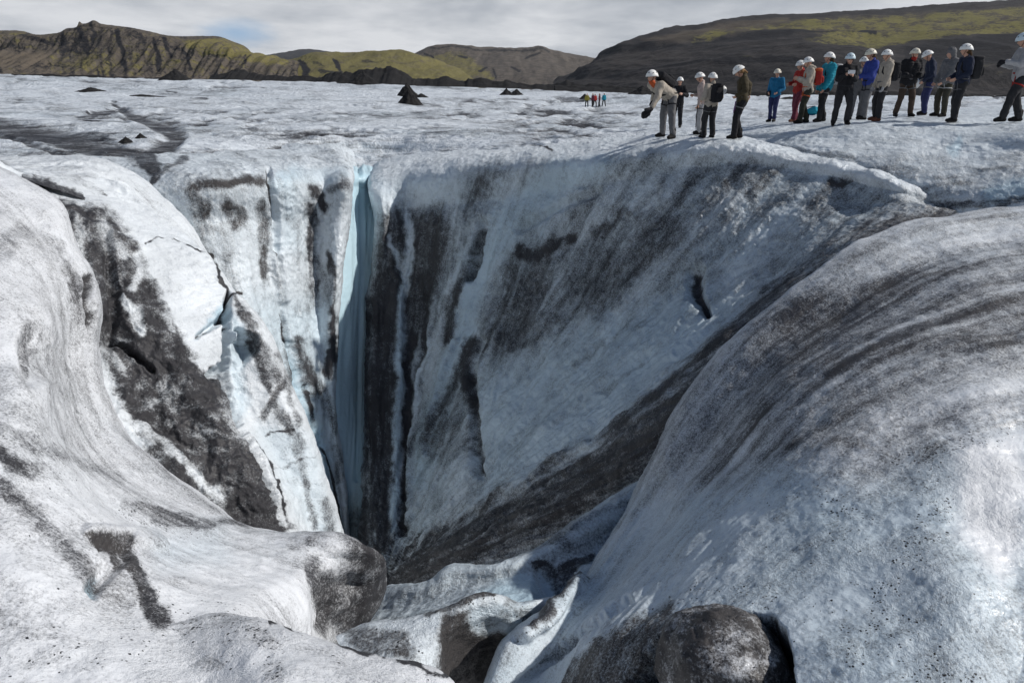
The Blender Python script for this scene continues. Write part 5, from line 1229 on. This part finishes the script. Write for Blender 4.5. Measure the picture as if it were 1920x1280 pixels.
    PEOPLE[key] = dict(o=body, tor=tor, HV=HV, wr=wr, elb=elb, sc=sc, base=base, yaw=yaw, headR=headR, lean=lean, hip=hip, knee=knee, headc=headc)
    print('person', key, 'height %.2f' % height, 'at', [round(c, 1) for c in base])
    return body
def local_thing(name, label, cat, P, p, group=None, rot=0.0):
    """an Empty standing at a point of a person's own frame"""
    o = bpy.data.objects.new(name, None); COL.objects.link(o)
    w = rotz(P['yaw']) @ (np.asarray(p, float)*P['sc']) + np.array(P['base'])
    o.location = w; o.rotation_euler = (-P['lean'], 0, P['yaw']+rot) if True else None
    o.rotation_mode = 'XYZ'; o.scale = (P['sc'],)*3
    return tag(o, label, cat, group)
def sbox(V, F, c, r, e=.45, nu=18, nv=26, tilt=None):
    """a soft box"""
    f = lambda a: math.copysign(abs(a)**e, a)
    base = len(V)
    for i in range(nu):
        t = -math.pi/2 + math.pi*(i+.3)/(nu-.4)
        for j in range(nv):
            q = 2*math.pi*j/nv
            p = np.array([f(math.cos(t))*f(math.cos(q))*r[0], f(math.cos(t))*f(math.sin(q))*r[1], f(math.sin(t))*r[2]])
            if tilt is not None: p = tilt @ p
            V.append((np.asarray(c)+p).tolist())
    for i in range(nu-1):
        for j in range(nv):
            k = (j+1) % nv; F.append((base+i*nv+j, base+i*nv+k, base+(i+1)*nv+k, base+(i+1)*nv+j))
    F.append(tuple(base+j for j in range(nv))[::-1]); F.append(tuple(base+(nu-1)*nv+j for j in range(nv)))
def backpack(P, label, col, size=(.15, .105, .25), trim='black', group='backpacks carried by the walkers', z=1.22):
    c = P['tor']((0, -.125-size[1], z))
    t = local_thing('backpack', label, 'backpack', P, c, group)
    V, F = [], []; sbox(V, F, (0, 0, 0), size)
    fused('pack_body', V, F, .014, C[col], t, 2, lambda co: .010*fbm(co[:, 0]*14, co[:, 1]*14, co[:, 2]*10, 3, seed=333))
    V, F = [], []; sbox(V, F, (0, -size[1]-.012, -size[2]*.30), (size[0]*.72, .045, size[2]*.45), .5); fused('pocket', V, F, .014, C[col], t, 2)
    V, F = [], []; sbox(V, F, (0, -.01, size[2]*.86), (size[0]*.95, size[1]*1.0, .06), .6); fused('top_lid', V, F, .014, C[trim if trim != 'black' else col], t, 2)
    for s in (-1, 1):
        V, F = [], []
        pts = [(s*.09, size[1]*.9, size[2]*.75), (s*.10, size[1]+.10, size[2]*.93), (s*.11, size[1]+.245, size[2]*.55), (s*.125, size[1]+.265, 0), (s*.16, size[1]+.15, -size[2]*.6), (s*.12, size[1]*.8, -size[2]*.8)]
        for a, b in zip(pts[:-1], pts[1:]): capsule(V, F, a, b, .020, .020, 8)
        plain_mesh('shoulder_strap', V, F, C[trim], t)
    return t
def loose_helmet(P, p, label, col='shell', rot=(1.2, 0, 0)):
    t = local_thing('helmet', label, 'helmet', P, p)
    V, F = [], []; n, sg = 9, 24
    for i in range(n):
        a = math.pi/2*i/(n-1)*.98
        for j in range(sg):
            q = 2*math.pi*j/sg; V.append([.115*math.cos(a)*math.cos(q), .135*math.cos(a)*math.sin(q), .12*math.sin(a)-.04])
    for i in range(n-1):
        for j in range(sg):
            k = (j+1) % sg; F.append((i*sg+j, i*sg+k, (i+1)*sg+k, (i+1)*sg+j))
    F.append(tuple((n-1)*sg+j for j in range(sg)))
    h = plain_mesh('shell', V, F, C[col], t); so = h.modifiers.new('t', 'SOLIDIFY'); so.thickness = .012; h.rotation_euler = rot
    for ang in (30, 90, 150, 210, 270, 330):
        a = R(35); q = R(ang); V, F = [], []; ball(V, F, (.115*math.cos(a)*math.cos(q), .135*math.cos(a)*math.sin(q), .12*math.sin(a)-.04), (.018, .018, .01), 8); plain_mesh('vent', V, F, C['vent'], h)
    return t

LEFT, CAM, RIGHT, AWAY = R(90), R(180), R(-90), 0.0
GW_ = 'guided walkers standing on the ice'
make_person('lean', 'person in beige jacket bending far forward over the rim of the shaft', (1250, 260), R(118), top=146, jacket='beige', legs='grey', lean=62, bow=-30, feet=((-.26, .05), (.26, -.08)), hands=((-.30, .78, .60), (.34, .22, .82)), gloves='black', belt='black', collar='orange', group=GW_, height=1.76)
make_person('peek', 'person in black jacket half hidden behind the bending walker', (1268, 240), R(150), top=143, jacket='black', legs='black', hands=((-.2, .25, 1.2), (.26, .1, .95)), belt='charcoal', turn=25, group=GW_)
make_person('pair_a', 'person in pinkish jacket and light grey trousers seen behind the black backpack', (1311, 252), R(75), top=137, jacket='pinkbeige', legs='lightgrey', bow=12, hands=((-.26, .1, .86), (.12, .26, 1.12)), belt='black', turn=15, lean=6, group=GW_)
make_person('pair_b', 'person seen from behind in pale jacket with a black backpack', (1327, 259), R(20), top=134, jacket='beige', legs='charcoal', hands=((-.2, .2, 1.05), (.22, .2, 1.05)), feet=((-.15, 0), (.16, .02)), belt='grey', group=GW_, soft_trousers=1.06)
make_person('olive', 'person in dark olive fleece with head bowed and hand on hip', (1384, 261), R(78), top=122, jacket='olive', legs='black', lean=4, bow=38, hair='blond', belt='grey', gaiter='purple', feet=((-.1, .12), (.12, -.03)), hands=((-.16, .16, 1.02), (.26, -.16, 1.02)), group=GW_, elbow_out=1.2)
make_person('blue', 'person in bright blue jacket and navy leggings standing apart, hands in pockets', (1447, 229), R(135), top=128, jacket='blue', legs='indigo', helmet='cream', feet=((-.07, 0), (.08, .02)), hands=((-.16, .17, 1.0), (.17, .17, 1.0)), bow=10, turn=12, group=GW_, soft_trousers=.9)
make_person('red', 'person in red jacket mostly hidden behind the beige jacketed walker with red pack', (1490, 229), R(105), top=112, jacket='red', legs='maroon', boots='rust', hands=((-.2, .24, 1.1), (.2, .24, 1.1)), feet=((-.12, .15), (.12, -.1)), bow=14, group=GW_)
make_person('redpack', 'person in beige jacket wearing a red backpack and orange hip belt', (1506, 232), R(82), top=107, jacket='beige', legs='darkolive', belt='orange', hands=((-.1, .32, 1.22), (.12, .30, 1.2)), feet=((-.12, .14), (.13, -.1)), hood='down', bow=12, lean=3, group=GW_)
make_person('turq', 'person in turquoise quilted jacket with a grey backpack', (1538, 229), R(95), top=97, jacket='turquoise', legs='charcoal', puffer=True, feet=((-.12, .12), (.14, -.14)), hands=((-.22, .16, .84), (.24, .08, .84)), hair='hair', belt='grey', turn=-18, lean=-2, group=GW_)
make_person('phone', 'person in black jacket and sunglasses holding up a white phone', (1573, 236), R(168), top=98, jacket='black', legs='charcoal', helmet='iceblue', shades=True, bow=8, hands=((-.06, .34, 1.24), (.10, .32, 1.26)), feet=((-.16, .04), (.15, -.02)), hood='down', belt='charcoal', group=GW_)
make_person('mid', 'shorter person facing forward between the phone holder and the royal blue jacket', (1600, 224), R(176), top=105, jacket='grey', legs='grey', helmet='shell', shades=True, hands=((-.08, .28, 1.15), (.08, .28, 1.15)), bow=8, turn=10, group=GW_)
make_person('royal', 'person in royal blue jacket and grey trousers facing left', (1618, 225), R(92), top=91, jacket='royal', legs='grey', helmet='cream', hair='hair', hands=((-.1, .34, 1.08), (.14, .30, 1.06)), feet=((-.12, .06), (.12, -.06)), belt='black', bow=14, lean=2, group=GW_)
make_person('greige', 'person in pale grey jacket with rust brown boots facing left', (1644, 227), R(88), top=91, jacket='beige', legs='charcoal', boots='rust', hood='down', gloves='lightgrey', hands=((-.24, .10, .84), (.25, .14, .84)), feet=((-.12, .04), (.13, .0)), belt='grey', turn=12, bow=4, group=GW_)
make_person('puffer', 'person in black quilted jacket with a red collar, standing square to the camera', (1691, 219), R(178), top=89, jacket='black', legs='brown', puffer=True, collar='red', helmet='cream', hands=((-.18, .24, 1.08), (.18, .24, 1.08)), feet=((-.2, .02), (.2, 0)), gloves='black', belt='grey', turn=14, bow=6, group=GW_)
make_person('navy_turned', 'person in navy jacket bowed over and turned from the camera', (1732, 216), R(70), top=97, jacket='navy', legs='indigo', lean=10, bow=24, hands=((-.2, .22, .92), (.22, .26, 1.0)), feet=((-.16, .04), (.16, -.02)), belt='grey', group=GW_)
make_person('hooded', 'person in grey quilted jacket with the hood up', (1762, 219), R(95), top=88, jacket='grey', legs='khaki', puffer=True, hood='up', hands=((-.2, .26, .92), (.24, .18, .9)), belt='palegrey', bow=10, group=GW_)
make_person('navy_pack', 'person in dark navy jacket carrying a dark backpack, nearest of the right cluster', (1788, 229), R(84), top=81, jacket='navy', legs='charcoal', belt='grey', hands=((-.18, .24, 1.0), (.2, .2, 1.02)), feet=((-.1, .06), (.1, -.04)), hair='hair', turn=-8, bow=3, lean=2, group=GW_, soft_trousers=1.05)
make_person('edge', 'person in grey jacket with dark gloves striding at the right edge of the view', (1893, 231), R(82), top=62, jacket='lightgrey', legs='charcoal', helmet='iceblue', gloves='black', belt='red', hands=((-.14, .42, 1.20), (.10, .38, 1.16)), feet=((-.14, .25), (.14, -.22)), bow=16, lean=4, group=GW_)
backpack(PEOPLE['lean'], 'black backpack on the back of the bending walker', 'black', (.15, .09, .22))
backpack(PEOPLE['pair_b'], 'black backpack on the walker seen from behind', 'black', (.16, .11, .24))
loose_helmet(PEOPLE['pair_b'], PEOPLE['pair_b']['tor']((.21, -.22, 1.30)), 'spare white helmet clipped beside the black backpack', rot=(1.4, .6, 0))
backpack(PEOPLE['redpack'], 'red backpack worn over the beige jacket', 'red', (.14, .10, .21), 'orange')
backpack(PEOPLE['turq'], 'grey backpack worn over the turquoise jacket', 'lightgrey', (.14, .11, .25))
backpack(PEOPLE['greige'], 'black backpack worn over the pale grey jacket', 'black', (.14, .10, .22))
backpack(PEOPLE['navy_pack'], 'charcoal backpack worn over the dark navy jacket', 'charcoal', (.15, .12, .25))
loose_helmet(PEOPLE['navy_turned'], np.array([-.10, .33, .86]), 'white helmet held low in the hands of the bowed walker', rot=(1.6, .4, 0))
# the phone
P_ = PEOPLE['phone']; t = local_thing('smartphone', 'white phone held up in both hands by the walker in sunglasses', 'phone', P_, (.0, .43, 1.31))
V, F = [], []; sbox(V, F, (0, 0, 0), (.085, .008, .045), .25); plain_mesh('case', V, F, C['screen'], t)
V, F = [], []; ball(V, F, (.06, .011, .025), (.010, .004, .010), 8); plain_mesh('lens', V, F, C['glass'], t)
# dark jacket dangling from the bending walker's hand
P_ = PEOPLE['lean']; t = local_thing('held_jacket', 'black garment dangling from the hand of the bending walker', 'jacket', P_, P_['wr'][0]+np.array([0, .02, -.03])); t.rotation_euler = (0, 0, P_['yaw'])
V, F = [], []
for q in [((0, 0, 0), (.1, .10, -.10), .05, .06), ((.1, .10, -.10), (.22, .02, -.16), .06, .05), ((0, 0, 0), (-.02, .18, .0), .05, .03), ((.05, .02, -.03), (.24, -.14, -.06), .06, .05), ((.1, .0, -.10), (.3, -.1, -.18), .06, .03)]: capsule(V, F, *q)
fused('garment', V, F, .013, C['black'], t, 4, lambda co: .018*fbm(co[:, 0]*9, co[:, 1]*9, co[:, 2]*9, 3, seed=340))
P_ = PEOPLE['lean']; t = local_thing('strap_tag', 'small pink pouch hanging at the hip of the bending walker', 'pouch', P_, (.24, -.02, .86)); t.rotation_euler = (0, 0, P_['yaw'])
V, F = [], []; sbox(V, F, (0, 0, 0), (.035, .035, .05), .6); plain_mesh('pouch_body', V, F, C['pink'], t)
V, F = [], []; capsule(V, F, (0, 0, .04), (-.03, 0, .14), .008, .008, 6); plain_mesh('loop', V, F, C['black'], t)
t.name = 'pouch'
def ice_axe(P, p, label):
    t = local_thing('ice_axe', label, 'ice axe', P, p); t.rotation_euler = (0, .12, P['yaw'])
    V, F = [], []; capsule(V, F, (0, 0, 0), (0, 0, -.62), .013, .011, 8); plain_mesh('shaft', V, F, C['black'], t)
    V, F = [], []; capsule(V, F, (0, 0, .01), (0, .15, -.025), .014, .006, 6); capsule(V, F, (0, 0, .01), (0, -.11, .0), .013, .018, 6); plain_mesh('head', V, F, C['metal'], t)
    V, F = [], []; capsule(V, F, (0, 0, -.62), (0, 0, -.72), .009, .003, 6); plain_mesh('spike', V, F, C['metal'], t)
ice_axe(PEOPLE['pair_a'], (-.27, .12, .84), 'ice axe hanging beside the light grey trousers')
ice_axe(PEOPLE['blue'], (.20, .06, .88), 'ice axe at the side of the person in bright blue')
P_ = PEOPLE['blue']; t = local_thing('pouch', 'black camera pouch at the hip of the person in bright blue', 'pouch', P_, (.18, .14, .95))
V, F = [], []; sbox(V, F, (0, 0, 0), (.07, .06, .085), .5); plain_mesh('pouch_body', V, F, C['black'], t)
V, F = [], []; sbox(V, F, (0, .0, .075), (.075, .065, .02), .5); plain_mesh('flap', V, F, C['charcoal'], t)
# blue pack lying on the ice
g = ground_at(1522, 216); t = bpy.data.objects.new('backpack', None); COL.objects.link(t); t.location = g + Vector((0, 0, .13)); t.rotation_euler = (1.2, 0.2, .5)
tag(t, 'bright blue backpack lying on the ice behind the turquoise jacket', 'backpack')
V, F = [], []; sbox(V, F, (0, 0, 0), (.17, .13, .26)); fused('pack_body', V, F, .014, C['turquoise'], t, 2, lambda co: .014*fbm(co[:, 0]*12, co[:, 1]*12, co[:, 2]*10, 3, seed=351))
V, F = [], []; sbox(V, F, (0, -.14, -.08), (.12, .05, .11), .5); plain_mesh('pocket', V, F, C['blue'], t)
V, F = [], []; [capsule(V, F, (s*.1, .12, .2), (s*.12, .18, -.1), .018, .018, 8) for s in (-1, 1)]; plain_mesh('shoulder_strap', V, F, C['black'], t)

# far party on the glacier
GF = 'far party of walkers on the glacier'
for key, lab, px, py, j, l, yaw, tp in [('f1', 'far walker in olive yellow jacket at the left of the distant party', 1100, 201, 'yellow', 'black', 160, 180), ('f2', 'far walker in dark red, left of the middle pair', 1111, 200.5, 'maroon', 'charcoal', 120, 180), ('f3', 'far walker in bright red in the middle of the distant party', 1115, 201, 'red', 'charcoal', 200, 179),
                                       ('f4', 'far walker in dull plum jacket stepping sideways', 1123.5, 200.5, 'maroon', 'black', 90, 181), ('f5', 'far walker in pale blue jacket at the right end of the distant party', 1132, 200, 'turquoise', 'black', 10, 179)]:
    make_person(key, lab, (px, py), R(yaw), jacket=j, legs=l, coarse=True, helmet=None if key != 'f3' else 'shell', hair='hair', group=GF, height=1.72, feet=((-.2, .1), (.2, -.1)), slope_feet=False)
V, F = [], []

# ------------------------------------------------------------------ ash cones and dirt heaps on the ice
def rock(name, label, cat, spot, w, h, seed, group=None, mat=None, peak=2, names=('glacier',), sx=1.0):
    """an ash covered ice cone: rough heap with a peak"""
    g = ground_at(*spot, names=names); n, m = 40, 64; V = []; rs = np.linspace(0, 1, n); th = np.linspace(0, 2*np.pi, m, endpoint=False)
    rr, tt = np.meshgrid(rs, th, indexing='ij')
    k = 1 + .42*fbm(np.cos(tt)*1.3+seed, np.sin(tt)*1.3, 0, 4, seed=401)
    w = w*1.3; x = rr*np.cos(tt)*w*k*sx; y = rr*np.sin(tt)*w*k
    z = h*(1-rr)**1.35*(1 + .25*fbm(x*3/w+seed, y*3/w, 1, 4, seed=402)) + .16*h*fbm(x*5/w, y*5/w, seed, 5, .6, seed=403)*(1-rr*.6) - .18*h*rr**3
    P = np.stack([x, y, z], -1).reshape(-1, 3); F = []
    for i in range(n-1):
        for j in range(m):
            a = (j+1) % m; F.append((i*m+j, (i+1)*m+j, (i+1)*m+a, i*m+a))
    zz = np.zeros(len(P))
    o = add_mesh(name, P, F, mat or M_ASH, None, True, dict(dark=zz+.25, green=zz, tan=zz)); o.location = g - Vector((0, 0, .04*h))
    return tag(o, label, cat, group)
GC = 'black ash cones on the glacier'
rock('ash_cone', 'tall black ash cone, front one of the overlapping pair on the plain', 'ash cone', (768, 195), 1.15, 1.55, 1, GC)
rock('ash_cone', 'black ash cone just behind the tall front cone', 'ash cone', (763, 181), 1.6, 1.9, 2, GC)
rock('ash_cone', 'small rubble heap right of the paired cones', 'ash cone', (790, 183), 1.1, .6, 21, GC)
rock('ash_cone', 'left twin of two small sharp cones on the open ice', 'ash cone', (950, 178), 1.5, 1.4, 3, GC)
rock('ash_cone', 'right twin of two small sharp cones on the open ice', 'ash cone', (968, 178), 1.5, 1.3, 4, GC)
rock('ash_cone', 'broad black cone in front of the ash bank below the green hill', 'ash cone', (682, 158), 6.0, 5.2, 5, GC)
rock('ash_cone', 'rounded black heap under the left cliff', 'ash cone', (330, 150), 5.5, 4.0, 6, GC)
rock('ash_cone', 'low dark heap alone on the left part of the plain', 'ash cone', (172, 172), 1.1, .5, 7, GC, sx=1.4)
rock('ash_cone', 'left of two tiny peaks rising from the grey stream bed', 'ash cone', (237, 265), .17, .14, 8, GC)
rock('ash_cone', 'right of two tiny peaks rising from the grey stream bed', 'ash cone', (264, 259), .17, .15, 9, GC)
rock('ash_cone', 'small dark cone beside the far party of walkers', 'ash cone', (1097, 185), 1.3, 1.0, 10, GC)
rock('ash_cone', 'low dark heap behind the walker in bright blue', 'ash cone', (1480, 186), 1.8, .6, 11, GC, names=('glacier', 'ice_swell'), sx=1.8)
rock('ash_cone', 'black cone left of the bending walker', 'ash cone', (1205, 178), 4.2, 2.6, 12, GC)
rock('ash_cone', 'thin dark mound along the left horizon of the ice', 'ash cone', (265, 181), 1.0, .2, 13, GC, sx=2.2)
# boulder of dirty ice in its melt pocket, lower right
def boulder():
    c = unproj(np.float64(1356), np.float64(1262), np.float64(3.12)); n, m = 70, 110
    t = np.linspace(-np.pi/2+.02, np.pi/2-.02, n)[:, None]; q = np.linspace(0, 2*np.pi, m, endpoint=False)[None]
    d = np.stack([np.cos(t)*np.cos(q), np.cos(t)*np.sin(q), np.sin(t)+0*q], -1)
    f = lambda a, e: np.sign(a)*np.abs(a)**e
    p = np.stack([f(d[..., 0], .8)*.365, f(d[..., 1], .8)*.35, f(d[..., 2], .75)*.37], -1)
    r = 1 + .20*fbm(d[..., 0]*1.1, d[..., 1]*1.1, d[..., 2]*1.1+4, 3, seed=421) + .05*fbm(d[..., 0]*6, d[..., 1]*6, d[..., 2]*6, 5, .65, seed=422)
    p = p*r[..., None]; F = []
    for i in range(n-1):
        for j in range(m):
            k = (j+1) % m; F.append((i*m+j, i*m+k, (i+1)*m+k, (i+1)*m+j))
    F.append(tuple((n-1)*m+j for j in range(m))); F.append(tuple(range(m))[::-1])
    b = fbm(d[..., 0]*2, d[..., 1]*2, d[..., 2]*2, 5, .6, seed=423)
    o = add_mesh('boulder', p.reshape(-1, 3), F, M_ICE, None, True, dict(dirt_shade=np.clip(.80+.7*b, 0, 1), blue=0*b, brown=0*b+.8, grit=0*b+.3))
    o.location = c
    tag(o, 'dark grit crusted boulder sunk in its melt pocket at the bottom', 'boulder')
boulder()

# ------------------------------------------------------------------ thin air between here and the hills
def build_haze():
    me = bpy.data.meshes.new('haze'); bm = bmesh.new(); bmesh.ops.create_cube(bm, size=1.0); bm.to_mesh(me); bm.free()
    o = bpy.data.objects.new('haze', me); COL.objects.link(o)
    o.scale = (7000, 4400, 420); o.location = (0, 1300, 160)
    m = bpy.data.materials.new('haze'); m.use_nodes = True; nt = m.node_tree; nt.nodes.clear()
    out = nd(nt, 'ShaderNodeOutputMaterial'); v = nd(nt, 'ShaderNodeVolumePrincipled')
    v.inputs['Color'].default_value = (0.80, 0.86, 0.95, 1); v.inputs['Density'].default_value = 0.00005; v.inputs['Anisotropy'].default_value = 0.2
    nt.links.new(v.outputs[0], out.inputs['Volume']); me.materials.append(m)
    tag(o, 'thin bluish air over the whole glacier', None, None, 'stuff')
build_haze()
